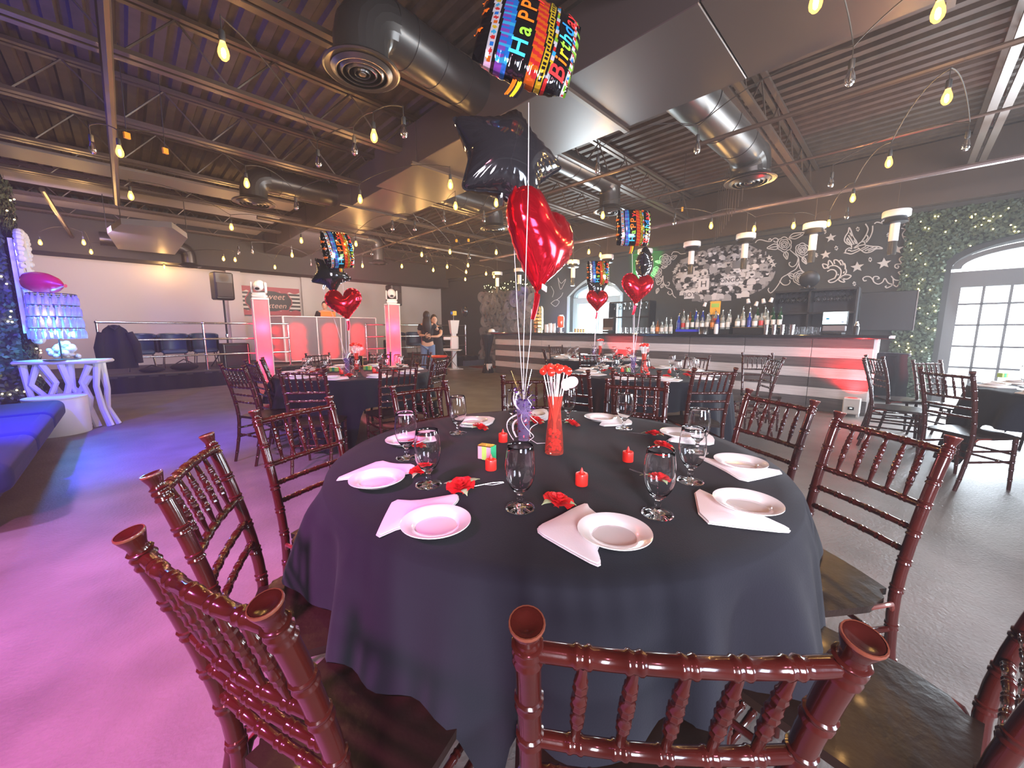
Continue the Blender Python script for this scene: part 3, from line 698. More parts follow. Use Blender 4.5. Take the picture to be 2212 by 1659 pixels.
def napkin(pts, label, group, zc=0.0, curl=None, parent=None):
    """folded napkin from an outline on the table (world XY); layered and softly raised"""
    c = sum(pts, Vector())/len(pts); t = thing('folded_napkin', label, 'napkin', (c.x, c.y, TOP), 0, group)
    for lay in range(2):
        m = MB(); n = len(pts); vs = []; fs = []
        K = 6
        for k in range(K):
            f = 1-k/(K-1)*.97
            for q, p in enumerate(pts):
                d = p-c; sh = 1 - .03*lay
                vs.append((d.x*f*sh, d.y*f*sh, .003+.005*lay+(.010*(1-f)**.6 if lay else .004*(1-f))+zc*.0))
        for k in range(K-1):
            for q in range(n): fs.append((k*n+q, k*n+(q+1) % n, (k+1)*n+(q+1) % n, (k+1)*n+q))
        base = len(vs)
        for q, p in enumerate(pts):
            d = p-c; sh = 1-.03*lay; vs.append((d.x*sh, d.y*sh, .0005+.004*lay))
        for q in range(n): fs.append((base+q, base+(q+1) % n, (q+1) % n, q))
        fs.append(tuple((K-1)*n+q for q in range(n)))
        m.add(vs, fs).build('napkin_fold', M_napkin, t, ang=50)
    return t
def npx(L): return [gz(x, y, TOP) for x, y in L]
def smooth_poly(P, it=1):
    for _ in range(it):
        Q = []
        for a, b in zip(P, P[1:]+P[:1]): Q += [a.lerp(b, .2), a.lerp(b, .8)]
        P = Q
    return P
NAPS = [([(1268, 1089), (1240, 1100), (1205, 1120), (1160, 1141), (1162, 1154), (1220, 1188), (1289, 1226), (1300, 1221), (1288, 1185), (1330, 1140), (1275, 1103)], 'white folded napkin under the nearest centre plate'),
        ([(848, 1083), (896, 1086), (956, 1076), (990, 1070), (992, 1082), (975, 1100), (930, 1130), (865, 1142), (808, 1167), (828, 1122)], 'white folded napkin under the left front plate, rose above it'),
        ([(719, 1040), (770, 1018), (822, 997), (851, 1005), (899, 1006), (893, 1022), (840, 1032), (757, 1036)], 'white pointed napkin at far left of the near table'),
        ([(829, 950), (855, 941), (923, 929), (943, 944), (948, 953), (900, 958)], 'white napkin behind the two left goblets'),
        ([(985, 905), (1004, 901), (1071, 902), (1062, 918), (1030, 924), (990, 922)], 'white napkin with plate left of the balloon weight'),
        ([(1172, 884), (1184, 888), (1186, 910), (1150, 905), (1140, 890)], 'white napkin standing behind the red vase'),
        ([(1290, 922), (1312, 905), (1332, 897), (1366, 911), (1364, 919)], 'white napkin right of the red vase at the far side'),
        ([(1438, 953), (1460, 945), (1490, 941), (1528, 938), (1544, 948), (1542, 963), (1490, 960)], 'white napkin beside the right pair of goblets, far side'),
        ([(1507, 989), (1522, 994), (1560, 1005), (1640, 1012), (1699, 1022), (1650, 1034), (1607, 1043), (1560, 1015)], 'white pointed napkin under the second plate at right'),
        ([(1497, 1054), (1512, 1130), (1600, 1142), (1703, 1153), (1709, 1147), (1650, 1120), (1560, 1085)], 'white long pointed napkin under the right front plate')]
for P, lab in NAPS: napkin(smooth_poly(npx(P)), lab, 'napkins on the near table')
PLS = [((1327, 1152), 'white bread plate nearest the camera, centre front'), ((942, 1131), 'white bread plate at left front, below a rose'), ((815, 1037), 'white bread plate at far left of the near table'), ((877, 952), 'white bread plate behind the left pair of goblets'),
       ((1018, 911), 'white bread plate under the back left goblet'), ((1145, 896), 'white bread plate behind the balloon weight'), ((1297, 903), 'white bread plate at the back, right of the red vase'), ((1468, 937), 'white bread plate behind the right pair of goblets'),
       ((1599, 1000), 'white bread plate at right, second from the front'), ((1614, 1088), 'white bread plate at right front of the near table')]
for (x, y), lab in PLS:
    p = gz(x, y, TOP+.02); p.z = TOP+.008; PL.put(p, 0, lab, 'bread plates on the near table')
GBS = [((1123.6, 1098), 'clear water goblet in the centre front of the near table'), ((926, 1048), 'clear goblet at left front, a rose seen through it'), ((879, 990), 'clear goblet behind the left front goblet'), ((989.5, 936), 'clear goblet at back left by a rose'), ((1110, 915), 'clear goblet behind the balloon weight'),
       ((1227, 908), 'clear goblet just right of the red vase'), ((1347.7, 926), 'clear goblet at back centre right, alone on its napkin'), ((1420, 1111), 'clear goblet at right front of the near table'), ((1491, 1040), 'clear goblet at right, front one of the overlapping pair'), ((1506, 977), 'clear goblet at right, rear one of the overlapping pair')]
for (x, y), lab in GBS:
    p = gz(x, y, TOP); GB.put(p, 0, lab, 'water goblets on the near table', scale=1.0)
for (x, y), lab in [((1060.5, 1014), 'red tealight in front of the green gift box'), ((1086.5, 954), 'red tealight behind the green gift box'), ((1256, 1047), 'red tealight at the centre of the near table'), ((1356, 996), 'red tealight right of the red vase')]:
    CN.put(gz(x, y, TOP), random.random()*6, lab, 'red tealights on the near table', scale=1.15)
RSS = [((996, 1056), -40, 'open red rose with pale leaves above the left front napkin', 1.1, (.35, -.2)), ((1205, 1090), 25, 'open red rose above the nearest plate', 1.12, (.4, .2)), ((910, 1022), 60, 'red rose behind the left front goblet', 1.0, (-.3, .1)), ((900, 966), 30, 'red rose between the two left goblets', .9, (.4, .2)), ((1037, 927), 35, 'red rose beside the back left goblet', 1.0, (.6, .1)),
       ((1158, 912), 20, 'red rose left of the red vase', 1.0, (.6, -.2)), ((1236, 919), 20, 'red rose in front of the goblet right of the red vase', 1.0, (.6, .3)), ((1413, 942), 100, 'red rose with green leaves, upper one of the right pair', 1.0, (.5, .1)), ((1432, 968), 15, 'red rose, lower one of the right pair', 1.0, (.5, .0)), ((1424, 1040), 80, 'red rose seen through the right front goblet', 1.0, (.3, 0))]
for (x, y), rz, lab, sc, (tx, ty) in RSS:
    p = gz(x, y, TOP); RS.put(p+Vector((0, 0, .004)), 0, lab, 'roses on the near table', rot=(tx*.5, ty*.5, R(rz)), scale=sc*.82)
# gift box standing near the candle
p = gz(1056, 992, TOP)
t = thing('gift_box', 'small green and pink card box standing by a red tealight', 'box', p, R(20))
MB().box((0, -.022, .030), (.040, .006, .060), bev=.001).build('front_panel', M_green, t, smooth=False)
MB().box((0, .012, .030), (.038, .062, .056), bev=.002).build('box_body', M_pinkc, t, smooth=False)
MB().box((0, .012, .059), (.040, .064, .004), bev=.001).build('top_panel', M_gold, t, smooth=False)
MB().box((0, .012, .030), (.0395, .022, .058), bev=.001).build('stripe_band', M_lime, t, smooth=False)
# ---- lollipop vase
def make_vase():
    t = thing('lollipop_vase', 'x', 'vase')
    MB().lathe([(.001, 0), (.030, 0), (.0315, .004), (.028, .06), (.0215, .12), (.0200, .145), (.0255, .185), (.0265, .193), (.0245, .193), (.0185, .145), (.0200, .12), (.0262, .06), (.0290, .008), (.001, .006)], seg=28).build('vase_glass', M_redglass, t)
    m = MB()
    for k in range(60):
        z = .012+random.random()*.065; r = (.026-.09*z)*math.sqrt(random.random())*.86; a = random.random()*6.28
        m.ball((r*math.cos(a), r*math.sin(a), z), .0055, 6, 4)
    o = m.build('gel_beads', M_gems, t, ang=80); o['kind'] = 'stuff'
    for k in range(14):
        a = k*2.4; rr = .019*math.sqrt((k+.5)/14)*3.0
        top = Vector((rr*math.cos(a), rr*math.sin(a)*.8, .262+.022*(1-(rr/.06)**2)+random.random()*.008)); bot = Vector((-.006*math.cos(a), -.006*math.sin(a), .07))
        MB().tube([bot, top], .0019, 6).build('lollipop_stick', M_stick, t)
        m = MB(); m.ball(top, .0125, 12, 8)
        m.build('candy', M_lolly, t)
    for (x, y, z, ry) in ((-.042, -.030, .225, .6), (.040, -.034, .235, -.4), (.002, -.040, .232, .1)):
        m = MB(); m.T = Matrix.Translation((x, y, z)) @ Euler((R(80), ry*.6, ry)).to_matrix().to_4x4()
        m.lathe([(.001, 0), (.026, 0), (.026, .0008), (.001, .0008)], seg=20, sy=.72).build('paper_tag', M_tag, t, smooth=False)
    return t
VS = Maker(make_vase())
# ---- balloon weight: tall glass with tinsel and curled ribbon
def make_weight(main=True):
    t = thing('balloon_weight', 'x', 'centrepiece')
    MB().lathe([(.001, 0), (.020, 0), (.022, .02), (.027, .13), (.029, .155), (.028, .155), (.026, .13), (.020, .02), (.001, .015)], seg=24).build('weight_glass', mat('dark_violet_glass', (.55, .45, .75), .03, trans=.85, ior=1.2), t)
    m = MB(); m2 = MB(); m3 = MB()
    rnd = random.Random(4)
    for k in range(300):
        z = rnd.uniform(.0, .2); r = rnd.uniform(.018, .040)*(1.2-.9*abs(z-.12)/.12*.5); a = rnd.random()*6.28
        c = Vector((r*math.cos(a), r*math.sin(a), z+.005)); d = [Vector((rnd.uniform(-1, 1), rnd.uniform(-1, 1), rnd.uniform(-1, 1)))*.006 for _ in range(3)]
        (m if z > .1 else m2).add([c+d[0], c+d[1], c+d[2]], [(0, 1, 2)])
    o = m.build('violet_tinsel', M_purple, t, smooth=False); o['kind'] = 'stuff'
    o = m2.build('red_tinsel', M_foilred, t, smooth=False); o['kind'] = 'stuff'
    for k in range(7):
        a0 = rnd.random()*6.28; P = []
        for i in range(26):
            f = i/25; a = a0+f*9; r = .012+.012*math.sin(f*PI)
            P.append((.025*math.cos(a0)*(1+f)+r*math.cos(a), .025*math.sin(a0)*(1+f)+r*math.sin(a), max(.003, .17*(1-f)+.008*math.sin(a))))
        MB().tube(P, .0013, 5).build('curled_ribbon', M_ribbon, t)
    for k in range(9):
        a = rnd.random()*6.28; s = rnd.uniform(.03, .09)
        MB().tube([(0, 0, .14), (s*.5*math.cos(a), s*.5*math.sin(a), .20), (s*math.cos(a), s*math.sin(a), .21+rnd.uniform(.0, .07))], .0007, 4).build('foil_strand', M_gold if k % 2 else M_silver, t)
    return t
WT = Maker(make_weight())
pv = gz(1197, 978, TOP); VS.put(pv, 0, 'tall red glass vase of red lollipops on the near table', 'lollipop vases', scale=1.33)
pw = gz(1131, 950, TOP); WT.put(pw, 0, 'tinsel-filled glass balloon weight with curled ribbon, near table', 'balloon weights', scale=1.3)
pipe('ribbon_tail', [pw+Vector((.03, -.01, .002)), gz(1160, 958, TOP), gz(1180, 957, TOP), gz(1192, 950, TOP)], .0013, M_ribbon, 'loose white ribbon between balloon weight and red vase', 'ribbon', 5)
# ---- settings of the other tables
def set_table(tc, name, a0, n, rot, vd):
    vdir = Vector((FV[0], FV[1], 0)); items = []
    for k in range(n):
        a = a0+2*PI*k/n; c, s = math.cos(a), math.sin(a); d = Vector((c, s, 0)); w = Vector((-s, c, 0))
        items.append((a, d, w))
    def lab(kind, pts):
        order = sorted(range(len(pts)), key=lambda i: pj(pts[i])[0]); out = [None]*len(pts)
        for r, i in enumerate(order): out[i] = f'{kind} on the {name} table, {ORD[r]} from left'
        return out
    pp = [tc+d*.74+Vector((0, 0, TOP+.008)) for a, d, w in items]
    for p, l in zip(pp, lab('white bread plate', pp)): PL.put(p, 0, l, f'bread plates on the {name} table')
    gp = [tc+d*.55-w*.15+Vector((0, 0, TOP)) for a, d, w in items]
    for p, l in zip(gp, lab('clear water goblet', gp)): GB.put(p, 0, l, f'water goblets on the {name} table')
    rp = [tc+d*.50+w*.10+Vector((0, 0, TOP+.004)) for a, d, w in items][:: 1]
    for (a, d, w), p, l in zip(items, rp, lab('red rose', rp)): RS.put(p, 0, l, f'roses on the {name} table', rot=(.2, .2, a+1), scale=.85)
    nl = lab('white folded napkin', [tc+d*.72+Vector((0, 0, TOP)) for a, d, w in items])
    for (a, d, w), l in zip(items, nl):
        P = [tc+d*x+w*y+Vector((0, 0, TOP)) for x, y in ((.60, .13), (.74, .19), (.87, .10), (.86, -.03), (.72, -.10), (.60, .0))]
        napkin(P, l, f'napkins on the {name} table')
    cp = [tc+Vector((math.cos(a), math.sin(a), 0))*.28+Vector((0, 0, TOP)) for a in (.4, 2.0, 3.7, 5.2)]
    for p, l in zip(cp, lab('red tealight', cp)): CN.put(p, 0, l, f'red tealights on the {name} table')
set_table(T2, 'left', .2, 10, 0, 0)
set_table(T3, 'middle', .1, 10, 0, 0)
set_table(T4, 'far middle', .3, 9, 0, 0)
set_table(T5, 'right', .15, 9, 0, 0)
CENT = [(T2, (771, 803), (751, 806), 'left'), (T3, (1390, 805), (1367, 804), 'middle'), (T4, (1296, 775), (1283, 776), 'far middle')]
WPOS = {0: pw}
for i, (tc, a, b, nm) in enumerate(CENT):
    p = gz(*a, TOP); VS.put(p, .5*i, f'red vase of lollipops on the {nm} table', 'lollipop vases', scale=1.25)
    q = gz(*b, TOP); WT.put(q, .9*i, f'balloon weight with foil strands on the {nm} table', 'balloon weights', scale=1.2); WPOS[i+1] = q
def small_box(px, py, d, m, label, rz=0, sz=(.10, .05, .055)):
    p = gz(px, py, TOP) if d is None else gf(px, py, d); t = thing('gift_box', label, 'box', p, rz)
    MB().box((0, 0, sz[2]/2), sz, bev=.003).build('box_body', m, t, smooth=False); MB().box((0, -sz[1]/2, sz[2]*.5), (sz[0]*.3, .004, sz[2]*.9)).build('box_band', M_green if m != M_green else M_lime, t, smooth=False)
small_box(722, 802, None, M_lime, 'lime card box left of the vase on the left table', PSI-PI/2)
small_box(794, 799, None, M_lime, 'lime card box right of the vase on the left table', PSI-PI/2)
small_box(1357, 803, None, M_lime, 'lime card box on the middle table beside the weight', PSI-PI/2, (.05, .05, .05))
small_box(2165, 815, None, M_lime, 'lime card box on the right table', PSI-PI/2, (.07, .05, .05))
p = gz(770, 792, TOP); t = thing('table_sign', 'small dark framed card behind the vase on the left table', 'sign', p, PSI-PI/2)
MB().box((0, 0, .085), (.20, .008, .15), bev=.002).build('frame', M_gold, t, smooth=False); MB().box((0, -.006, .085), (.182, .004, .132)).build('card', M_black, t, smooth=False)
p = gz(945, 781, .70); t = thing('seat_cushion', 'round red tray-like cushion on the chair right of the left table', 'cushion', (p.x, p.y, .78), 0)
MB().lathe([(.001, 0), (.17, 0), (.20, .02), (.205, .03), (.19, .03), (.17, .015), (.001, .012)], seg=32).build('cushion_disc', M_candle, t)
# ================================================================== BALLOONS
def poisson_height(outline, N=72, it=900):
    """inflate an outline (list of xy in -1..1) by solving a membrane equation"""
    P = np.array(outline); xs = np.linspace(-1.15, 1.15, N); X, Y = np.meshgrid(xs, xs); ins = np.zeros_like(X, bool)
    n = len(P); j = n-1
    for i in range(n):
        xi, yi = P[i]; xj, yj = P[j]
        c = ((yi > Y) != (yj > Y)) & (X < (xj-xi)*(Y-yi)/(yj-yi+1e-12)+xi); ins ^= c; j = i
    h = np.zeros_like(X)
    for _ in range(it):
        h2 = .25*(np.roll(h, 1, 0)+np.roll(h, -1, 0)+np.roll(h, 1, 1)+np.roll(h, -1, 1))+.01; h = np.where(ins, h2, 0)
    h /= h.max()
    def f(x, y):
        fx = (x+1.15)/2.3*(N-1); fy = (y+1.15)/2.3*(N-1); i = int(min(max(fx, 0), N-2)); k = int(min(max(fy, 0), N-2)); u = fx-i; v = fy-k
        return float((h[k, i]*(1-u)+h[k, i+1]*u)*(1-v)+(h[k+1, i]*(1-u)+h[k+1, i+1]*u)*v)
    return f
def foil_mesh(outline, size, depth, ripple, nrip, nr=16, curve=0):
    f = poisson_height(outline); n = len(outline); cx = sum(p[0] for p in outline)/n; cy = sum(p[1] for p in outline)/n; m = MB()
    for side in (-1, 1):
        vs = []; fs = []
        for k in range(nr+1):
            s = 1-(1-k/nr)**1.6 if k < nr else 1.0
            for q, (x, y) in enumerate(outline):
                X = cx+(x-cx)*s; Y = cy+(y-cy)*s
                h = math.sqrt(max(0, f(X, Y))) if s < .999 else 0
                rp = ripple*math.sin(q/n*2*PI*nrip+side)*math.exp(-((s-.86)/.13)**2)
                vs.append((X*size, side*(h*depth*(1-.0*s)+rp*size)+(0 if s > .999 else side*.001), Y*size))
        for k in range(nr):
            for q in range(n):
                a, b, c, d = k*n+q, k*n+(q+1) % n, (k+1)*n+(q+1) % n, (k+1)*n+q
                fs.append((a, b, c, d) if side < 0 else (d, c, b, a))
        m.add(vs, fs)
    # seam flange
    fl = []
    for e in (1.0, 1.045): fl += [((cx+(x-cx)*e)*size, .0015*math.sin(q*1.7)*(e-1)*40, (cy+(y-cy)*e)*size) for q, (x, y) in enumerate(outline)]
    m.add(fl, [(q, (q+1) % n, n+(q+1) % n, n+q) for q in range(n)])
    return m
def star_out(n=110):
    base = []
    for k in range(10):
        a = PI/2+k*PI/5; r = 1.0 if k % 2 == 0 else .60; base.append(np.array([r*math.cos(a), r*math.sin(a)]))
    out = []
    for i in range(n):
        f = i/n*10; k = int(f); u = f-k; p = base[k]*(1-u)+base[(k+1) % 10]*u; out.append(p)
    P = np.array(out)
    for _ in range(3): P = .5*P+.25*(np.roll(P, 1, 0)+np.roll(P, -1, 0))
    return [tuple(p) for p in P]
def heart_out(n=110):
    out = []
    for i in range(n):
        t = 2*PI*i/n; x = 16*math.sin(t)**3; y = 13*math.cos(t)-5*math.cos(2*t)-2*math.cos(3*t)-math.cos(4*t); out.append((x/17.5, (y+2.5)/16.5))
    return out
def sq_out(n=112):
    out = []
    for i in range(n):
        a = 2*PI*i/n; c, s = math.cos(a), math.sin(a); e = .42
        out.append((math.copysign(abs(c)**e, c)*.97, math.copysign(abs(s)**e, s)*.97))
    return out
def tail(m, x0, z0, ln, w, bend=0):
    m.grid(lambda u, v: (x0+(u-.5)*w*(1-.3*v)+bend*v*v, .004*math.sin(u*6), z0-ln*v), 4, 8)
def make_star():
    t = thing('star_balloon', 'x', 'balloon'); foil_mesh(star_out(), .24, .105, .016, 34).build('star_foil', M_foilblk, t, ang=60)
    m = MB(); tail(m, 0, -.125, .075, .030, .01); m.build('tail', M_silver, t, ang=80); return t
def make_heart():
    t = thing('heart_balloon', 'x', 'balloon'); foil_mesh(heart_out(), .215, .085, .014, 30).build('heart_foil', M_foilred, t, ang=60)
    m = MB(); tail(m, 0, -.185, .11, .038, -.02); m.build('tail', M_foilred, t, ang=80)
    MB().box((0, -.03, -.17), (.03, .004, .022)).build('white_label', M_stick, t, smooth=False); return t
COLS = dict(k=(.012, .010, .012), w=(.75, .72, .75), r=(.75, .03, .03), o=(.85, .16, .01), y=(.80, .55, .02), b=(.02, .22, .75), c=(.05, .50, .85), g=(.25, .60, .04), v=(.25, .08, .5), t=(.02, .35, .30))
def print_col(u, v):   # u across the bands, v along
    def dots(uc, ring, base, cols, per):
        q = (v*per) % 1-.5; i = int(math.floor(v*per)); du = (u-uc)/ring
        return cols[i % len(cols)] if du*du+(q*2.2)**2 < .55 else base
    if u < -.80:
        return 'k'
    if u < -.66: return dots(-.73, .06, 'w', 'rcyorb', 9)
    if u < -.60: return 'k'
    if u < -.36: return ('c' if (int(math.floor(v*9)) % 2) else 'b') if int(math.floor(v*18)) % 2 else ('b' if u > -.45 else 'v')
    if u < .04: return 'k'
    if u < .26: return 'o' if int(math.floor(v*13+u*3)) % 2 else 'r'
    if u < .29: return 'k'
    if u < .40: return dots(.345, .05, 'y', 'kk', 12)
    if u < .44: return 'k'
    if u < .50: return 'wcrwgy'[int(math.floor(v*10)) % 6]
    if u < .84: return 'k'
    if u < .91: return dots(.875, .04, 'w', 'rbrg', 10)
    return 'g' if int(math.floor(v*7)) % 2 else 'k'
def make_bday():
    t = thing('birthday_balloon', 'x', 'balloon'); SZ, DP = .215, .082
    out = sq_out(); f = poisson_height(out)
    def hgt(x, z):
        h = math.sqrt(max(0, f(x, z))); return h
    N = 84
    for side, nm in ((-1, 'printed_front'), (1, 'printed_back')):
        vs = []; cols = []
        for j in range(N+1):
            for i in range(N+1):
                a, b = (i/N*2-1), (j/N*2-1)
                # map square to superellipse-like rounded square
                x = a*.97*(1-.045*b*b); z = b*.97*(1-.045*a*a)
                h = hgt(x, z) if abs(a) < .999 and abs(b) < .999 else 0
                rp = .018*(math.sin(a*30)*math.exp(-((abs(b)-.88)/.09)**2)+math.sin(b*30)*math.exp(-((abs(a)-.88)/.09)**2))
                vs.append((x*SZ, side*(h*DP+rp*SZ*(1 if h else 0)), z*SZ)); cols.append((a, b))
        fs = []
        for j in range(N):
            for i in range(N):
                q = (j*(N+1)+i, j*(N+1)+i+1, (j+1)*(N+1)+i+1, (j+1)*(N+1)+i); fs.append(q if side < 0 else q[::-1])
        me = bpy.data.meshes.new(nm); me.from_pydata(vs, [], fs); me.materials.append(M_print)
        me.polygons.foreach_set('use_smooth', [True]*len(me.polygons))
        ca = me.color_attributes.new('print', 'FLOAT_COLOR', 'CORNER'); dat = []
        for pnum in range(N*N):
            i = pnum % N; j = pnum//N; a, b = ((i+.5)/N*2-1), ((j+.5)/N*2-1)
            c = COLS[print_col(a+.05*math.sin(b*2), b)]; dat += [c[0], c[1], c[2], 1]*4
        ca.data.foreach_set('color', dat); link(nm, me, t)
    def letter(ch, cu, cv, size, col):
        me = text_mesh(ch, size*SZ, 0, .006*SZ)
        bm = bmesh.new(); bm.from_mesh(me); bmesh.ops.triangulate(bm, faces=bm.faces[:])
        bmesh.ops.subdivide_edges(bm, edges=[e for e in bm.edges if e.calc_length() > .05*SZ], cuts=2)
        for v in bm.verts:
            x, y = v.co.x, v.co.y; X = cu*SZ-y; Z = cv*SZ+x   # rotated so that text climbs the balloon
            v.co = (X, -(hgt(X/SZ, Z/SZ)*DP)-.0035, Z)
        bm.to_mesh(me); bm.free(); me.materials.clear(); me.materials.append(cmat('print_'+col, COLS[col], .2)); link('letter', me, t)
    for ch, cv, s, c in (('H', -.62, .44, 'c'), ('a', -.30, .44, 'g'), ('P', .02, .44, 'o'), ('P', .32, .44, 'o'), ('y', .62, .44, 'r')): letter(ch, -.15, cv, s, c)
    for ch, cv, s, c in (('B', -.70, .44, 'r'), ('i', -.48, .38, 'o'), ('r', -.32, .38, 'y'), ('t', -.14, .38, 'g'), ('h', .04, .38, 'c'), ('d', .26, .38, 'b'), ('a', .48, .38, 'r'), ('y', .70, .38, 'r')): letter(ch, .66, cv, s, c)
    for (cu, cv) in ((-.88, -.4), (-.86, .05), (-.90, .4), (-.02, .8), (.5, .9)): letter('*', cu, cv, .3, 'o')
    for (x0, c) in ((-.016, 'o'), (.006, 'y'), (.022, 'k')):
        m = MB(); tail(m, x0, -.195, .10, .018, -.02); m.build('tail', cmat('print_'+c, COLS[c], .2), t, ang=80)
    return t
ST, HT, BD = Maker(make_star()), Maker(make_heart()), Maker(make_bday())
def bal(mk, px, py, d, yaw, roll, label, group, pitch=0, scale=1):
    p = gf(px, py, d); m = Matrix.Rotation(PSI-PI/2+R(yaw), 3, 'Z') @ Matrix.Rotation(R(pitch), 3, 'X') @ Matrix.Rotation(R(roll), 3, 'Y')
    return mk.put(p, 0, label, group, rot=m.to_euler(), scale=scale), p, m
dM = (pw.x*FV[0]+pw.y*FV[1])
BIRTH = bal(BD, 1143, 92, dM-.05, 14, 17, 'square printed happy birthday foil balloon at the top centre', 'birthday balloons', -18, 1.0)
STARB = bal(ST, 1095, 345, dM+.0, 22, 16, 'large black foil star balloon above the red heart', 'star balloons', -16, 1.16)
HEART = bal(HT, 1168, 535, dM+.02, 54, 16, 'large red foil heart balloon over the near table', 'heart balloons', -6, 1.20)
def ribbon(pts, label, r=.0016):
    return tag(MB().tube(pts, r, 5).build('balloon_ribbon', M_ribbon), label, 'ribbon')
top = pw+Vector((0, 0, .19))
ribbon([gf(1107, 470, dM), gf(1112, 560, dM), gf(1119, 700, dM), top], 'white ribbon from the large black star to its weight')
ribbon([gf(1142, 222, dM-.08), gf(1142, 290, dM-.24), gf(1141, 420, dM-.28), gf(1137, 540, dM-.24), gf(1134, 650, dM-.14), gf(1131, 740, dM-.04), top], 'white ribbon from the happy birthday balloon to its weight')
ribbon([gf(1148, 668, dM-.03), gf(1146, 730, dM-.02), gf(1138, 800, dM), top], 'white ribbon from the large red heart to its weight')
def bset(ix, name, bpx, spx, hpx, dd, yaws, sc):
    w = WPOS[ix]; d = w.x*FV[0]+w.y*FV[1]; tp = w+Vector((0, 0, .17))
    a = bal(BD, *bpx, d, yaws[0], yaws[3], f'printed foil balloon at the top of the {name} cluster', 'birthday balloons', 0, sc)
    b = bal(ST, *spx, d+.05, yaws[1], yaws[4], f'black foil star in the {name} cluster', 'star balloons', 0, sc)
    c = bal(HT, *hpx, d-.08, yaws[2], yaws[5], f'red foil heart in the {name} cluster', 'heart balloons', 0, sc)
    for (o, p, m), nm, z in ((a, 'printed balloon', -.29), (b, 'black star', -.19), (c, 'red heart', -.28)):
        ribbon([p + m @ Vector((0, 0, z*sc)), (p+m @ Vector((0, 0, z*sc))).lerp(tp, .5)+Vector((.01, 0, 0)), tp], f'white ribbon from the {nm} of the {name} cluster', .0022)
bset(1, 'stage-side', (730, 541), (714, 592), (745, 660), 0, (62, 15, 20, -8, 30, -8), 1.0)
bset(2, 'middle', (1368, 493), (1392, 572), (1376, 627), 0, (5, 70, 8, 0, 10, 4), 1.0)
bset(3, 'far middle', (1292, 590), (1288, 622), (1290, 652), 0, (10, 30, 12, 0, 5, 0), 1.0)
# ================================================================== BAR
BX = 7.9
t = thing('bar_counter', 'long striped plank-fronted bar with a black counter top', 'bar', (0, 0, 0))
rows = [(1.02, 1.165, 0), (.86, 1.02, 1), (.70, .86, 0), (.535, .70, 1), (.375, .535, 0), (.215, .375, 1), (.0, .215, 0)]
seams = [.30, 1.04, 2.005, 2.97, 3.93, 4.9, 5.86, 6.82, 7.78, 8.66]
for z0, z1, w in rows:
    for a, b in zip(seams[:-1], seams[1:]):
        MB().box((BX+.0+random.uniform(-.003, .003), (a+b)/2, (z0+z1)/2), (.03, b-a-.008, z1-z0-.006), bev=.003).build('plank', M_plw if w else M_pld, t, smooth=False)
MB().box((BX+.35, 4.48, .59), (.64, 8.34, 1.16)).build('bar_body', M_white, t, smooth=False)
for z0, z1, w in rows: MB().box((BX+.38, .29, (z0+z1)/2), (.36, .03, z1-z0-.006), bev=.003).build('end_plank', M_plw if w else M_pld, t, smooth=False)
for xx in (BX+.08, BX+.62): MB().box((xx, .285, .585), (.14, .045, 1.17)).build('corner_post', M_white, t, smooth=False)
MB().box((BX+.28, 4.44, 1.195), (.80, 8.6, .055), bev=.012).build('counter_top', mat('black_stone_top', (.02, .02, .024), .12, coat=.5), t, smooth=False)
MB().box((BX+.30, .12, 1.195), (.34, .05, .04)).build('top_end_cap', M_white, t, smooth=False)
BT = 1.224
# back bar with shelf, behind the counter
t = thing('back_bar', 'dark back bar cabinet behind the bar counter', 'cabinet', (0, 0, 0))
MB().box((9.52, 3.0, .48), (.5, 5.0, .96)).build('cabinet_body', M_black, t, smooth=False)
MB().box((9.50, 3.0, .98), (.56, 5.0, .05)).build('worktop', M_black, t, smooth=False)
# hanging glass rack cabinet at right
t = thing('glass_rack', 'dark hanging stemware rack over the bar, between mural and screen', 'shelf', (0, 0, 0))
for (y0, y1, x0_) in ((.62, 1.80, 8.75),):
    for yy in (y0, (y0+y1)/2+.05, y1): MB().box((x0_+.2, yy, 1.62), (.4, .03, .78)).build('side_panel', M_black, t, smooth=False)
    for zz in (2.0, 1.60): MB().box((x0_+.2, (y0+y1)/2, zz), (.4, y1-y0, .035)).build('shelf_board', M_black, t, smooth=False)
    MB().box((x0_+.40, (y0+y1)/2, 1.62), (.01, y1-y0, .78)).build('rack_back', cmat('smoky_panel', (.05, .05, .055), .3), t, smooth=False)
def stem():
    t = thing('hanging_wine_glass', 'x', 'glass')
    MB().lathe([(.030, 0), (.031, -.002), (.004, -.008), (.003, -.07), (.012, -.08), (.030, -.10), (.034, -.13), (.028, -.165), (.0265, -.165), (.032, -.13), (.028, -.102), (.008, -.08)], seg=12).build('glass_body', M_glass, t, ang=180); return t
HG = Maker(stem())
NUM = lambda k: ORD[k-1] if k <= 20 else 'twenty-'+ORD[k-21]
pos = [(8.85+.12*(k % 2), .70+.045*k, 1.97) for k in range(24)]
pos = [p for p in pos if abs(p[1]-1.26) > .03]
for i, p in enumerate(pos): HG.put(p, 0, f'clear wine glass hanging in the rack above the till, {NUM(len(pos)-i)} from left', 'wine glasses hanging in the right bar rack')
t = thing('till_screen', 'lit white touch-screen till on the bar', 'till', (8.40, .84, BT), R(-90-6))
MB().box((0, .04, .02), (.26, .22, .04), bev=.01).build('base', M_black, t, smooth=False)
MB().box((0, .03, .10), (.30, .10, .09), bev=.01).build('drawer_box', cmat('grey_plastic', (.25, .22, .23), .4), t, smooth=False)
MB().box((0, .0, .27), (.34, .03, .23), bev=.008).build('screen_case', M_black, t, smooth=False)
MB().box((0, -.017, .272), (.315, .004, .20)).build('display', M_screen, t, smooth=False)
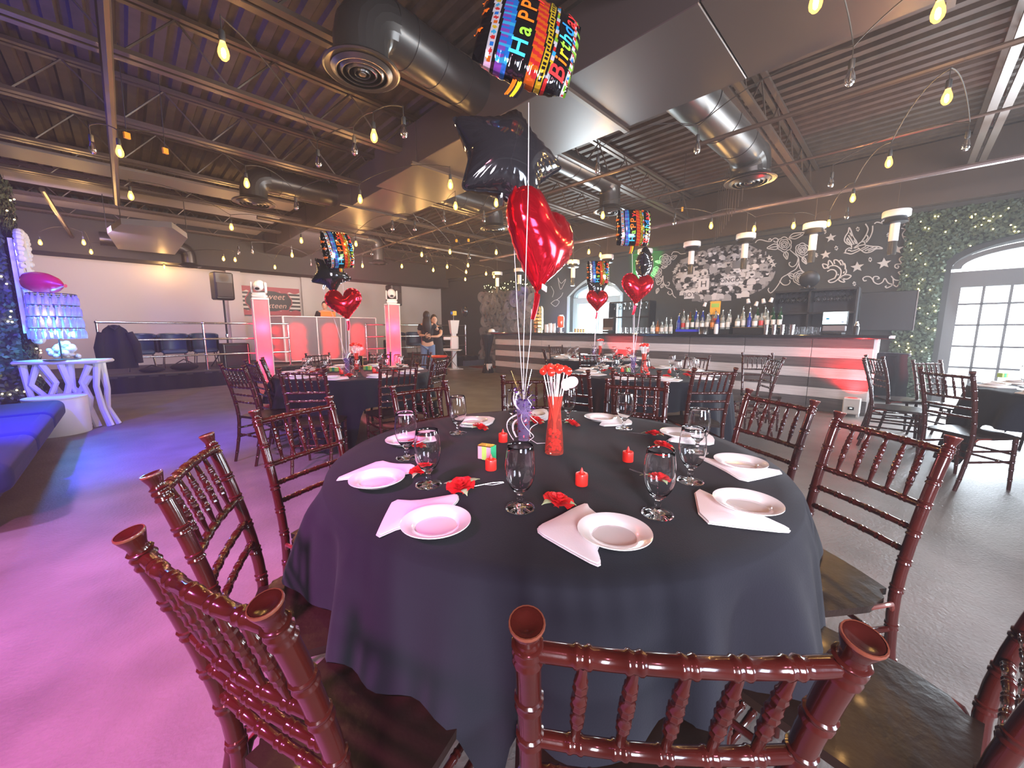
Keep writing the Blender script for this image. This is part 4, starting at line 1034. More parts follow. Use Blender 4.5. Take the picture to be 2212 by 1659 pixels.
MB().box((-.09, -.020, .262), (.042, .002, .028)).build('blue_tile', cmat('screen_blue', (.03, .35, .6), .4), t, smooth=False)
MB().box((.11, -.020, .205), (.032, .002, .012)).build('blue_button', cmat('screen_navy', (.03, .06, .3), .4), t, smooth=False)
t = thing('till_screen', 'dark till monitor left of the bottles, under the middle balloons', 'till', (8.45, 5.15, BT), R(-90-25))
MB().box((0, .02, .03), (.26, .2, .06), bev=.01).build('base', M_black, t, smooth=False); MB().box((0, 0, .22), (.46, .03, .28), bev=.01).build('screen_case', M_black, t, smooth=False); MB().box((0, -.02, .10), (.40, .02, .07)).build('receipt_printer', cmat('grey_plastic', (.25, .22, .23), .4), t, smooth=False)
t = thing('wall_screen', 'large black flat screen hung at the right end of the bar', 'television', (9.35, .26, 1.62), R(-90))
MB().box((0, 0, 0), (.70, .05, .66), bev=.008).build('screen_panel', M_black, t, smooth=False)
MB().box((.355, -.01, 0), (.012, .05, .67)).build('edge_trim', M_chrome, t, smooth=False); MB().box((0, .15, 0), (.2, .25, .2)).build('bracket', M_black, t, smooth=False)
t = thing('standing_fan', 'dark round fan head above the glass rack', 'fan', (8.8, 1.30, 2.20))
m = MB(); m.lathe([(.001, -.05), (.10, -.05), (.15, -.02), (.15, .03), (.10, .06), (.001, .06)], seg=24); 
o = m.build('fan_cage', M_black, t); o.rotation_euler = (0, R(75), R(10))
MB().tube([(0, 0, -.18), (0, 0, -.05)], .025, 8).build('fan_stem', M_black, t); MB().box((0, 0, -.17), (.22, .22, .03), bev=.01).build('fan_base', M_black, t, smooth=False)
# ---- bottles
def make_bottle(gl, lab, cap, h=.30, r=.037, spout=True):
    t = thing('liquor_bottle', 'x', 'bottle')
    MB().lathe([(.001, 0), (r, 0), (r*1.02, .01), (r, h*.55), (r*.8, h*.63), (r*.36, h*.71), (r*.34, h*.90), (r*.42, h*.91), (r*.42, h*.94), (.001, h*.94)], seg=14).build('bottle_glass', gl, t)
    MB().lathe([(r*1.03, h*.14), (r*1.04, h*.15), (r*1.04, h*.46), (r*1.03, h*.47)], seg=14).build('paper_label', lab, t)
    m = MB(); m.lathe([(r*.40, h*.93), (r*.40, h*.98), (.004, h)], seg=10)
    if spout: m.tube([(0, 0, h*.98), (.004, 0, h*1.07), (.02, 0, h*1.14)], .004, 6)
    m.build('pour_spout', cap, t); return t
BOT = [Maker(make_bottle(M_bottle, M_label, M_chrome)), Maker(make_bottle(M_bottleg, M_label, M_black, .31)), Maker(make_bottle(M_bottleb, cmat('orange_label', (.7, .22, .03)), M_black, .29)), Maker(make_bottle(M_bottle, cmat('red_label', (.6, .04, .03)), M_black, .28, .04)), Maker(make_bottle(cmat('blue_glass', (.02, .05, .4), .1), cmat('navy_label', (.05, .06, .3)), M_chrome, .30)), Maker(make_bottle(M_bottle, cmat('pale_label', (.8, .78, .74)), M_black, .26, .045))]
# tiers that the bottles stand on
t = thing('bottle_tier', 'black tiered bottle stand on the bar below the collage, left part', 'stand', (8.55, 3.0, BT))
MB().box((0, 0, .045), (.16, 1.1, .09)).build('step_low', M_black, t, smooth=False); MB().box((.14, 0, .09), (.12, 1.1, .18)).build('step_high', M_black, t, smooth=False); MB().box((-.083, .25, .06), (.006, .50, .05)).build('blue_strip_light', cmat('blue_strip', (.05, .06, .7), .3), t, smooth=False)
t = thing('bottle_tier', 'black tiered bottle stand with printed front, right of the collage', 'stand', (8.55, 1.98, BT))
MB().box((0, 0, .06), (.16, .8, .12)).build('step_low', M_black, t, smooth=False); MB().box((.14, 0, .10), (.12, .8, .20)).build('step_high', M_black, t, smooth=False); MB().box((-.083, 0, .123), (.01, .82, .012)).build('gilt_edge', M_gold, t, smooth=False)
pts = []
rnd = random.Random(11)
for k in range(11): pts.append((8.55, 2.50+.098*k, BT+.09, k))
for k in range(8): pts.append((8.69, 2.52+.13*k, BT+.18, k+3))
for k in range(8): pts.append((8.55, 1.64+.098*k, BT+.12, k+1))
for k in range(6): pts.append((8.69, 1.66+.125*k, BT+.20, k+4))
for k in range(5): pts.append((8.40, 3.58+.10*k, BT, k+2))
order = sorted(range(len(pts)), key=lambda i: pj(pts[i][:3])[0])
KIND = [0, 1, 0, 3, 5, 4, 2, 0, 5, 1]
KN = ['clear bottle with white label', 'dark green bottle', 'amber bottle with orange label', 'clear bottle with red label', 'blue bottle', 'squat clear bottle with pale label']
cnt = {}
for r, i in enumerate(order):
    x, y, z, k = pts[i]; kd = KIND[(k*3+r) % 10]; cnt.setdefault(kd, []).append(i)
for kd, L in cnt.items():
    for r, i in enumerate(L):
        x, y, z, k = pts[i]
        BOT[kd].put((x+rnd.uniform(-.01, .01), y, z), rnd.random()*6, f'{KN[kd]} on the bar tiers, {ORD[r]} from left of its sort', 'bottles on the bar tiers')
# paper cups turned over bottle necks
def cup(r0, r1, h, m, name='paper_cup', part='cup_wall'):
    t = thing(name, 'x', 'cup'); MB().lathe([(r0, 0), (r1, h), (r1-.002, h), (r0-.002, .003), (.001, .003)], seg=14).build(part, m, t); return t
PC = Maker(cup(.036, .026, .085, M_white))
for i, (px, py) in enumerate([(1521, 662), (1617, 655), (1632, 661), (1650, 655), (1664, 653)]):
    PC.put(gx(px, py, 8.66), 0, 'white paper cup upturned on a bottle neck, ' + ORD[i]+' from left', 'paper cups over bottles', rot=(.25*(-1)**i, .2, 0))
# shakers, tumblers, stacks
def cyl_thing(name, label, cat, px, py, X, prof, m, seg=18, group=None, part='body'):
    p = gx(px, py, X); p.z = BT; t = thing(name, label, cat, p, 0, group); MB().lathe(prof, seg=seg).build(part, m, t); return t
SHK = [(.001, 0), (.032, 0), (.044, .17), (.042, .17), (.030, .004), (.001, .004)]
for i, px in enumerate((1655, 1672, 1690, 1711)):
    t = cyl_thing('shaker_tin', f'polished shaker tin on the bar, {ORD[i]} of four from left', 'shaker', px, 712, 8.35, SHK, M_chrome, group='shaker tins'); MB().lathe([(.044, .168), (.0455, .171), (.044, .174)], seg=18).build('rolled_rim', M_chrome, t)
TG = Maker(cup(.030, .036, .13, M_glass, 'tumbler', 'tumbler_wall'))
for r, k in enumerate(range(12)):
    TG.put((8.42+.09*(k % 2), 1.66-.055*k, BT), 0, f'tall clear tumbler on the bar left of the till, {ORD[k]} from left', 'tumblers by the till')
for r, k in enumerate(range(14)):
    TG.put((8.42+.09*(k % 2), 4.75-.065*k, BT), 0, f'clear tumbler on the bar left of the bottles, {ORD[k]} from left', 'tumblers left of bottles')
t = cyl_thing('ice_bucket', 'blue-lit polished metal ice bucket on the bar', 'bucket', 1520, 712, 8.3, [(.001, 0), (.085, 0), (.095, .13), (.098, .135), (.092, .135), (.08, .01), (.001, .01)], M_chrome, 24); MB().tube([(.095, 0, .11), (.13, 0, .12), (.13, 0, .08), (.092, 0, .07)], .006, 6).build('handle', M_chrome, t)
t = cyl_thing('cup_stack', 'tall stack of white cups below the centre bottles', 'cups', 1547, 712, 8.3, [(.001, 0), (.035, 0), (.040, .05), (.036, .15), (.03, .19), (.001, .19)], M_white)
for k in range(5): MB().lathe([(.038, .05+.03*k), (.041, .052+.03*k), (.038, .056+.03*k)], seg=18).build('cup_rim', M_white, t)
# cup stacks at the left end
for i, (px, h) in enumerate([(1180, .22), (1188, .25), (1196, .24)]):
    t = cyl_thing('cup_stack', ['left white stack of cups by the juice dispenser', 'middle white stack of cups by the juice dispenser', 'right white stack of cups by the juice dispenser'][i], 'cups', px, 712, 8.3, [(.001, 0), (.045, 0), (.052, h*.5), (.045, h), (.001, h)], M_white)
    for k in range(6): MB().lathe([(.048, .02+h*.15*k), (.0515, .023+h*.15*k), (.048, .026+h*.15*k)], seg=18).build('cup_rim', M_white, t)
t = cyl_thing('juice_dispenser', 'orange juice dispenser on a stand on the bar', 'dispenser', 1211, 712, 8.3, [(.001, 0), (.07, 0), (.07, .012), (.03, .02), (.03, .12), (.05, .14), (.001, .14)], M_chrome)
MB().lathe([(.001, .14), (.085, .14), (.09, .16), (.09, .40), (.08, .43), (.001, .43)], seg=24).build('juice_tank', mat('orange_juice', (.9, .10, .02), .1, coat=1), t); MB().lathe([(.001, .43), (.06, .43), (.06, .47), (.001, .47)], seg=20).build('lid', M_white, t); MB().tube([(-.09, 0, .17), (-.13, 0, .17), (-.13, 0, .14)], .012, 8).build('tap', M_chrome, t)
t = cyl_thing('gold_sequin_column', 'tall gold glittering column on the bar by the rose wall', 'column', 1163, 712, 8.6, [(.001, 0), (.13, 0), (.13, .06), (.15, .08), (.15, .66), (.12, .74), (.001, .76)], M_gold, 20)
for k in range(6): MB().lathe([(.150, .11+.1*k), (.158, .13+.1*k), (.150, .15+.1*k)], seg=20).build('gold_band', M_gold, t)
t = thing('baseball_cap', 'white and blue cap lying on the left end of the bar', 'cap', gx(1062, 712, 8.15)); t.location.z = BT
MB().lathe([(.11, 0), (.105, .05), (.07, .09), (.001, .105)], seg=18).build('crown', M_white, t); MB().lathe([(.001, 0), (.10, 0), (.10, .006), (.001, .006)], (.03, -.13, 0), 16).build('brim', cmat('pale_blue_cloth', (.45, .62, .75), .7), t)
t = thing('metal_cups', 'row of brassy metal cups on the bar before the far window', 'cups', (8.35, 5.8, BT))
for k in range(4): MB().lathe([(.03, 0), (.035, .10), (.033, .10), (.028, .004)], (0, .085*k, 0), 14).build('cup', M_brass, t)
t = cyl_thing('cocktail_shaker', 'dark lidded shaker with silver top right of the till', 'shaker', 1849, 714, 8.35, [(.001, 0), (.035, 0), (.042, .11), (.03, .14), (.001, .14)], M_black); MB().lathe([(.03, .14), (.033, .16), (.018, .19), (.02, .21), (.001, .215)], seg=14).build('silver_top', M_chrome, t)
# notices in the bottles
p = gx(1545, 665, 8.75); t = thing('menu_card', 'yellow and orange card standing among the bottles', 'card', p, R(-90)); MB().box((0, 0, 0), (.20, .006, .27)).build('card', cmat('amber_card', (.85, .45, .05), .5), t, smooth=False); MB().box((0, -.005, .05), (.15, .002, .08)).build('card_picture', M_lime, t, smooth=False)
# left stemware rack behind the middle balloons
t = thing('glass_rack', 'dark stemware rack left of the collage', 'shelf', (0, 0, 0))
for zz in (1.62, 2.0): MB().box((9.3, 5.0, zz), (.35, 1.1, .03)).build('shelf_board', M_black, t, smooth=False)
for yy in (4.45, 5.55): MB().box((9.3, yy, 1.6), (.35, .03, .8)).build('side_panel', M_black, t, smooth=False)
for k in range(14): HG.put((9.2+.12*(k % 2), 4.52+.075*k, 1.985), 0, f'clear wine glass hanging in the rack left of the collage, {NUM(14-k)} from left', 'wine glasses hanging in the left bar rack')
# uplights on the floor before the bar
def uplight(px, py, lab, power):
    p = gz(px, py, 0); p.x = 7.73; t = thing('uplight', lab, 'light', p, 0)
    MB().box((0, 0, .16), (.17, .20, .24), bev=.01).build('case', M_white, t, smooth=False)
    for sx in (-1, 1):
        for sy in (-1, 1): MB().box((sx*.065, sy*.08, .02), (.03, .03, .04)).build('foot', M_white, t, smooth=False)
    MB().box((-.087, 0, .13), (.004, .07, .045)).build('control_display', M_black, t, smooth=False); MB().box((-.09, 0, .135), (.003, .03, .012)).build('digits', M_screen, t, smooth=False)
    MB().lathe([(.001, .281), (.06, .281), (.06, .284), (.001, .284)], seg=20).build('lens', M_candle, t)
    if power:
        s = spot('uplight_beam', (p.x+.02, p.y, .33), (p.x+.17, p.y, 1.0), power, (1, .010, .012), 140, .9, .03)
    return t
uplight(1836, 900, 'white box uplight glowing red against the right bar end', 150)
uplight(1076, 803, 'small white box uplight at the left bar end', 0)
spot('middle_uplight_beam', (7.55, 4.40, .5), (7.95, 4.4, 1.15), 70, (1, .015, .02), 75, .5, .04)
# ---- pendants over the bar
def make_pend():
    t = thing('bar_pendant', 'x', 'pendant light')
    MB().lathe([(.001, .30), (.05, .30), (.055, .285), (.03, .27), (.001, .27)], seg=18).build('canopy', M_gold, t)
    MB().lathe([(.001, .27), (.155, .27), (.16, .262), (.16, .185), (.155, .178), (.001, .178)], seg=28).build('upper_drum', M_white, t)
    MB().lathe([(.001, .178), (.12, .178), (.13, .13), (.145, .10), (.12, .09), (.001, .09)], seg=28).build('dark_collar', M_black, t)
    MB().lathe([(.001, .09), (.055, .09), (.055, -.16), (.05, -.165), (.001, -.165)], seg=20).build('tube_shade', M_white, t)
    MB().lathe([(.001, -.165), (.052, -.165), (.052, -.36), (.001, -.36)], seg=16).build('smoked_glass', cmat('smoked_acrylic', (.06, .055, .05), .1), t)
    MB().tube([(0, 0, .30), (0, 0, .78)], .006, 5).build('suspension_rod', M_steel, t); return t
PD = Maker(make_pend())
for k, (y, l) in enumerate([(.26, 'over the right bar end'), (1.23, 'in front of the left line-drawn rose'), (2.24, 'at the right side of the photo collage'), (3.2, 'at the left side of the photo collage'), (4.2, 'behind the middle balloon cluster'), (5.16, 'above the far window, right one'), (6.14, 'above the far window, left one'), (7.1, 'right of the rose wall, partly behind the red heart'), (8.05, 'above the rose wall, right one'), (9.0, 'above the rose wall, left one')]):
    PD.put((8.3, y, 2.78), 0, 'white drum and tube pendant '+l, 'pendants over the bar')
# ================================================================== MURAL on the bar wall
WX = 9.775
mu = thing('wall_mural', 'white line-drawn roses, swallow, horseshoe and stars on the dark bar wall', 'mural', (0, 0, 0))
def stroke(lines, name, r=.0085, z=0):
    m = MB()
    for L in lines:
        P = [gx(x, y, WX) for x, y in L]
        Q = []
        for i in range(len(P)-1):
            p0 = P[max(i-1, 0)]; p1 = P[i]; p2 = P[i+1]; p3 = P[min(i+2, len(P)-1)]
            for k in range(5):
                u = k/5; Q.append(.5*((2*p1)+(-p0+p2)*u+(2*p0-5*p1+4*p2-p3)*u*u+(-p0+3*p1-3*p2+p3)*u**3))
        Q.append(P[-1])
        # flat painted band just proud of the wall
        vs = []
        for i, p in enumerate(Q):
            d = Q[min(i+1, len(Q)-1)]-Q[max(i-1, 0)]; n = Vector((0, -d.z, d.y)); n = n.normalized() if n.length > 1e-6 else Vector((0, 0, 1))
            vs += [p+n*r, p-n*r]
        vs += [v+Vector((.004, 0, 0)) for v in vs]; h = len(Q)*2
        fs = [(2*i, 2*i+1, 2*i+3, 2*i+2) for i in range(len(Q)-1)]+[(2*i, 2*i+2, h+2*i+2, h+2*i) for i in range(len(Q)-1)]+[(2*i+1, h+2*i+1, h+2*i+3, 2*i+3) for i in range(len(Q)-1)]
        m.add(vs, fs)
    return m.build(name, M_chalk, mu, smooth=False)
def rose_lines(cx, cy, r, sq=1.0):
    L = []
    for ring, (n, rr) in enumerate([(6, 1.0), (5, .70), (4, .44), (3, .22)]):
        for k in range(n):
            a0 = 2*PI*k/n+ring*.8; arc = []
            for i in range(6):
                a = a0+2*PI/n*(i/5)*1.05; q = rr*(1+.16*math.sin(PI*i/5)); arc.append((cx+r*q*math.cos(a), cy+r*sq*q*math.sin(a)))
            L.append(arc)
    return L
def leafl(x0, y0, x1, y1, w):
    dx, dy = x1-x0, y1-y0; l = math.hypot(dx, dy); nx, ny = -dy/l*w, dx/l*w
    return [[(x0, y0), (x0+dx*.35+nx, y0+dy*.35+ny), (x0+dx*.75+nx*.6, y0+dy*.75+ny*.6), (x1, y1), (x0+dx*.7-nx*.6, y0+dy*.7-ny*.6), (x0+dx*.3-nx, y0+dy*.3-ny), (x0, y0)], [(x0, y0), (x0+dx*.8, y0+dy*.8)]]
for (cx, cy, r) in ((1694, 528, 14), (1733, 540, 13), (1728, 600, 13), (1437, 562, 11), (1418, 588, 10)): stroke(rose_lines(cx, cy, r), 'painted_rose')
for l in ((1704, 514, 1738, 503, 6), (1684, 531, 1657, 536, 6), (1696, 543, 1700, 560, 5), (1733, 556, 1742, 570, 4), (1717, 600, 1702, 592, 5), (1734, 612, 1745, 622, 4), (1448, 560, 1462, 552, 4), (1428, 566, 1415, 565, 3), (1428, 600, 1420, 610, 4), (1428, 578, 1441, 575, 3), (1422, 622, 1418, 634, 3), (1428, 622, 1433, 612, 3)): stroke(leafl(*l), 'painted_leaf')
def z5(L): return [(1700+x/7.373, 440+y/7.373) for x, y in L]
def z4(L): return [(1400+x/7.373, 440+y/7.373) for x, y in L]
SCR = [z4([(1705, 625), (1740, 585), (1800, 575), (1900, 600), (1960, 595), (1950, 560), (1930, 560), (1925, 585)]), z4([(1960, 590), (2010, 550), (2060, 560), (2070, 600), (2020, 610), (2000, 590)]),
       z5([(50, 740), (120, 800), (180, 860), (190, 960), (210, 1030), (270, 1090), (340, 1090), (370, 1075)]), z5([(180, 870), (150, 960), (90, 1005), (40, 980), (35, 940), (60, 935)]), z5([(185, 950), (140, 1040), (60, 1090), (0, 1130), (-80, 1180), (-120, 1260), (-190, 1360), (-260, 1420), (-300, 1380), (-290, 1340)]), z5([(-120, 1230), (-60, 1290), (10, 1290), (50, 1250), (40, 1215)]),
       z5([(1390, 320), (1430, 295), (1490, 305), (1550, 335), (1600, 330)]), z5([(1560, 290), (1540, 270), (1510, 290), (1520, 320), (1570, 320)]), z5([(1780, 240), (1850, 230), (1920, 235), (1985, 210)]), z5([(1985, 210), (1950, 260), (1910, 240), (1900, 270), (1950, 290), (1940, 350), (1890, 400), (1820, 390)]), z5([(1940, 350), (1880, 420), (1840, 480), (1850, 530), (1890, 600), (1910, 640), (1880, 690)]), z5([(1850, 520), (1900, 525), (1930, 490)]), z5([(1850, 345), (1880, 340), (1870, 320)]),
       z5([(1880, 880), (1860, 890), (1870, 850), (1820, 850), (1790, 890), (1820, 940), (1860, 990), (1840, 1060), (1770, 1090)]), z5([(1850, 960), (1790, 960), (1730, 970), (1720, 1010), (1760, 1030), (1780, 1000), (1760, 990)]), z5([(1770, 1090), (1810, 1150), (1800, 1230), (1750, 1320), (1690, 1290), (1610, 1260), (1560, 1190), (1520, 1250), (1450, 1280), (1380, 1240), (1380, 1170), (1440, 1160), (1470, 1190), (1430, 1200)]),
       z5([(1380, 1230), (1330, 1170), (1260, 1160), (1210, 1190), (1230, 1230), (1270, 1220)]), z5([(1660, 1150), (1700, 1200), (1750, 1220), (1850, 1215)]), z5([(1690, 1200), (1690, 1280), (1640, 1320), (1590, 1340), (1565, 1320), (1590, 1310)]),
       z4([(370, 820), (400, 770), (470, 770), (520, 800), (600, 790)]), z4([(240, 1150), (240, 1240), (290, 1330), (370, 1370), (400, 1460), (445, 1500)]), z4([(270, 1290), (320, 1310), (340, 1260), (310, 1250)]), z4([(390, 1420), (350, 1450), (310, 1420), (330, 1400)]),
       z4([(230, 1150), (210, 1250), (150, 1290), (125, 1200), (190, 1150)])]
stroke(SCR, 'painted_scrollwork')
BIRD = [[(895, 790), (930, 770), (940, 735), (990, 705), (1040, 715), (1110, 670), (1180, 610), (1230, 610), (1245, 650)], [(895, 790), (940, 785), (1020, 800), (1100, 770), (1160, 740)], [(1040, 715), (1100, 700), (1150, 670), (1240, 650)],
        [(1030, 700), (1020, 660), (960, 640), (915, 590), (930, 520), (975, 450), (990, 380), (1020, 430), (1050, 520), (1100, 590), (1120, 640)], [(950, 600), (1010, 640)], [(960, 540), (1040, 660)], [(980, 500), (1070, 650)], [(1000, 460), (1100, 640)], [(950, 560), (960, 610)], [(1030, 520), (1075, 600)],
        [(1190, 600), (1240, 530), (1280, 450), (1290, 390), (1250, 320)], [(1260, 620), (1320, 540), (1360, 440), (1365, 350)], [(1240, 600), (1290, 540), (1270, 500)], [(1220, 590), (1270, 600)],
        [(1130, 700), (1180, 740), (1250, 780), (1340, 765), (1420, 720), (1520, 715), (1460, 685), (1360, 680), (1240, 660)], [(1200, 740), (1300, 690)], [(1240, 750), (1380, 690)], [(1290, 755), (1440, 695)], [(1180, 720), (1260, 680)], [(970, 750), (990, 740), (1040, 755), (1140, 720)]]
stroke([z5(L) for L in BIRD], 'painted_swallow', .009)
HS = [[(640, 1080), (700, 1050), (760, 1060), (790, 1110), (760, 1180), (700, 1210), (660, 1230), (690, 1255), (760, 1240), (830, 1180), (860, 1110), (850, 1040), (780, 990), (700, 990), (610, 1030), (580, 1010), (570, 960), (640, 975), (650, 1010)], [(660, 980), (660, 920), (680, 905), (720, 950), (730, 980)], [(760, 960), (750, 900), (800, 900), (850, 950), (860, 980)], [(830, 920), (860, 900), (890, 940), (880, 1010)], [(880, 1010), (910, 950), (930, 1010), (910, 1080)], [(900, 1110), (930, 1040), (945, 1090), (910, 1140)], [(860, 1160), (940, 1130), (1020, 1150), (960, 1200), (880, 1190), (860, 1160)], [(820, 1200), (860, 1180), (920, 1245), (860, 1240), (820, 1210)], [(640, 1030), (675, 1020)], [(820, 1120), (810, 1140)], [(770, 1180), (755, 1195)]]
stroke([z5(L) for L in HS], 'painted_horseshoe', .010)
def star_poly(px, py, r, n=5, inner=.42, rot=0):
    c = gx(px, py, WX); P = []
    for k in range(2*n):
        a = PI/2+rot+k*PI/n; q = r if k % 2 == 0 else r*inner; P.append(c+Vector((0, -q*math.cos(a), q*math.sin(a))))
    return P
for (x, y, r) in ((697, 542, .085), (615, 812, .085), (1118, 1008, .10), (1545, 950, .10), (1742, 730, .095)):
    q = z5([(x, y)])[0]; MB().prism(star_poly(*q, r, rot=.1), (1, 0, 0), .006).build('painted_star', M_chalk, mu, smooth=False)
for (x, y) in ((480, 985), (448, 1035), (418, 1085), (1925, 860), (1962, 915), (1993, 972)):
    q = z4([(x, y)])[0]; MB().prism(star_poly(*q, .065, rot=.1), (1, 0, 0), .006).build('painted_star', M_chalk, mu, smooth=False)
for (x, y) in ((1128, 405), (785, 708), (467, 818), (1325, 890), (1072, 1275), (600, 445), (390, 1155), (1615, 500)):
    q = z5([(x, y)])[0]; stroke([[(q[0]-4*math.cos(a), q[1]-5*math.sin(a)), (q[0]+4*math.cos(a), q[1]+5*math.sin(a))] for a in (0.3, 1.35, 2.4)], 'painted_sparkle', .009)
# faint drawings left of the far window
stroke([[(1190, 655), (1200, 648), (1208, 652), (1200, 662), (1190, 655)], [(1202, 648), (1212, 640), (1216, 632)], [(1205, 600), (1212, 612), (1222, 603), (1216, 618), (1210, 624), (1205, 600)], [(1190, 618), (1196, 630), (1193, 642)]], 'painted_leaf', .007)
# collage of monochrome cut-outs
co = thing('photo_collage', 'large oval collage of black and white people cut-outs on the bar wall', 'mural', (0, 0, 0))
OUT = z4([(385, 1230), (470, 1400), (640, 1510), (830, 1565), (1050, 1580), (1300, 1530), (1560, 1470), (1760, 1400), (1900, 1310), (1990, 1190), (2030, 1080), (1960, 1000), (1880, 900), (1880, 760), (1700, 700), (1580, 640), (1350, 655), (1100, 680), (900, 740), (740, 780), (600, 870), (500, 900), (500, 1000), (400, 1130)])
PO = [gx(x, y, 9.785) for x, y in OUT]
MB().prism(PO, (1, 0, 0), .010).build('collage_ground', mat('collage_ground', (.05, .048, .05), .8, noise=(11, (.34, .32, .32), .05)), co, smooth=False)
greys = [cmat('grey_print_%d' % i, (g, g*.96, g*.97), .8) for i, g in enumerate((.62, .40, .20, .045, .75))]
def inside(y, z):
    c = False; n = len(PO); j = n-1
    for i in range(n):
        if (PO[i].z > z) != (PO[j].z > z) and y < (PO[j].y-PO[i].y)*(z-PO[i].z)/(PO[j].z-PO[i].z)+PO[i].y: c = not c
        j = i
    return c
rnd = random.Random(5); ymin, ymax = min(p.y for p in PO), max(p.y for p in PO); zmin, zmax = min(p.z for p in PO), max(p.z for p in PO); k = 0
spots = []
for zi in range(9):
    for yi in range(16):
        y = ymin+(ymax-ymin)*(yi+.5+.5*(zi % 2)+rnd.uniform(-.25, .25))/16.5; z = zmin+(zmax-zmin)*(zi+.5+rnd.uniform(-.2, .2))/9
        if inside(y, z) and inside(y+.08, z) and inside(y-.08, z) and inside(y, z+.08) and inside(y, z-.1): spots.append((y, z))
def ell(c, a, b, n=12, rot=0): return [c+Vector((0, a*math.cos(2*PI*i/n)*math.cos(rot)-b*math.sin(2*PI*i/n)*math.sin(rot), a*math.cos(2*PI*i/n)*math.sin(rot)+b*math.sin(2*PI*i/n)*math.cos(rot))) for i in range(n)]
for (y, z) in spots:
    x = 9.778-.0015*(k % 5); c = Vector((x, y, z)); s = rnd.uniform(.8, 1.25); g = rnd.sample(greys, 3); k += 1; rot = rnd.uniform(-.4, .4)
    body = [c+Vector((0, s*a, s*b)) for a, b in ((-.085, -.13), (.085, -.13), (.080, -.045), (.045, -.015), (.02, .0), (-.02, .0), (-.045, -.015), (-.08, -.045))]
    MB().prism(body, (1, 0, 0), .004).build('cutout_body', g[0], co, smooth=False)
    m = MB(); m.prism(ell(c+Vector((-.002, 0, .045*s)), .030*s, .040*s, rot=rot), (1, 0, 0), .004); m.build('cutout_head', g[1], co, smooth=False)
    m = MB(); m.prism(ell(c+Vector((-.003, .002, .070*s)), .034*s, .020*s, rot=rot), (1, 0, 0), .004); m.build('cutout_hair', g[2], co, smooth=False)
for wd, px, py, sz in (('CONGO', 1572, 606, .13), ('BOY', 1489, 637, .15), ('H', 1520, 614, .20)):
    text_obj(wd, sz, greys[3], co, gx(px, py, 9.765), (PI/2, 0, -PI/2), .001)
    p = gx(px, py, 9.772); MB().box(p, (.004, .30 if len(wd) > 3 else .24, .18 if wd != 'H' else .26)).build('placard', greys[4], co, smooth=False)
# green light on the left mural corner
spot('green_beam', (9.2, 5.0, 2.2), (9.75, 4.95, 2.85), 150, (.02, 1, .12), 50, .4, .02)
# ================================================================== IVY WALLS
def ivy(name, label, spots_fn, n, seed_, back):
    t = thing(name, label, 'ivy wall', (0, 0, 0)); back(t); rnd = random.Random(seed_); vs = []; fs = []
    while len(fs) < n:
        q = spots_fn(rnd)
        if q is None: continue
        p, nrm = q; d = Vector((rnd.uniform(-1, 1), rnd.uniform(-1, 1), rnd.uniform(-1, 1))); u = (d-nrm*d.dot(nrm)*.7).normalized(); v = nrm.cross(u).normalized()
        s = rnd.uniform(.018, .036); b = len(vs); p = p+nrm*rnd.uniform(0, .06)
        vs += [p-u*s, p+v*s*.6+nrm*.006, p+u*s*1.1, p-v*s*.6-nrm*.004]; fs.append((b, b+1, b+2, b+3))
    me = bpy.data.meshes.new('leaves'); me.from_pydata(vs, [], fs); me.materials.append(M_foliage); o = link('leaves', me, t); o['kind'] = 'stuff'; return t
def door_hole(y, z):
    a, b = -2.78, -.36
    return a < y < b and z < 2.36+.42*math.sqrt(max(0, 1-((y-(a+b)/2)/((b-a)/2))**2))
def sp1(r):
    y = r.uniform(-4.6, .16); z = r.uniform(.05, 3.25); return None if door_hole(y, z) else (Vector((9.70, y, z)), Vector((-1, 0, 0)))
def back1(t):
    MB().box((9.765, -.12, 1.64), (.06, .50, 3.24)).build('backing', M_foliage2, t, smooth=False)
    MB().box((9.765, -3.75, 1.64), (.06, 1.9, 3.24)).build('backing', M_foliage2, t, smooth=False)
    m = MB(); ys = [-2.8+2.44*i/30 for i in range(31)]
    for a, b in zip(ys[:-1], ys[1:]):
        f = lambda y: 2.36+.42*math.sqrt(max(0, 1-((y+1.58)/1.23)**2)); m.prism([(9.735, a, f(a)), (9.735, b, f(b)), (9.735, b, 3.26), (9.735, a, 3.26)], (1, 0, 0), .06)
    m.build('backing', M_foliage2, t, smooth=False)
ivy('ivy_wall', 'leafy green ivy wall with fairy lights around the right arched door', sp1, 15000, 1, back1)
HX, HY = -.98, 8.15
def sp2(r):
    if r.random() < .5: return (Vector((HX, r.uniform(HY, 9.1), r.uniform(.05, 3.3))), Vector((1, 0, 0)))
    return (Vector((r.uniform(-2.5, HX), HY, r.uniform(.05, 3.3))), Vector((0, -1, 0)))
ivy('ivy_wall', 'leafy ivy wall with fairy lights at the left edge', sp2, 9000, 2, lambda t: MB().box(((-2.55+HX)/2, HY+.48, 1.66), (HX+2.55, .95, 3.3)).build('backing', M_foliage2, t, smooth=False))
def fairy(label, pts, group=None):
    m = MB()
    for p in pts: m.ball(p, .010, 6, 4)
    o = m.build('fairy_lights', M_fairy); tag(o, label, 'fairy lights', None, 'stuff'); return o
rnd = random.Random(9); P = []
while len(P) < 66:
    y = rnd.uniform(-1.6, .1); z = rnd.uniform(.8, 3.15)
    if not door_hole(y, z): P.append((9.63, y, z))
fairy('warm fairy lights scattered over the right ivy wall', P)
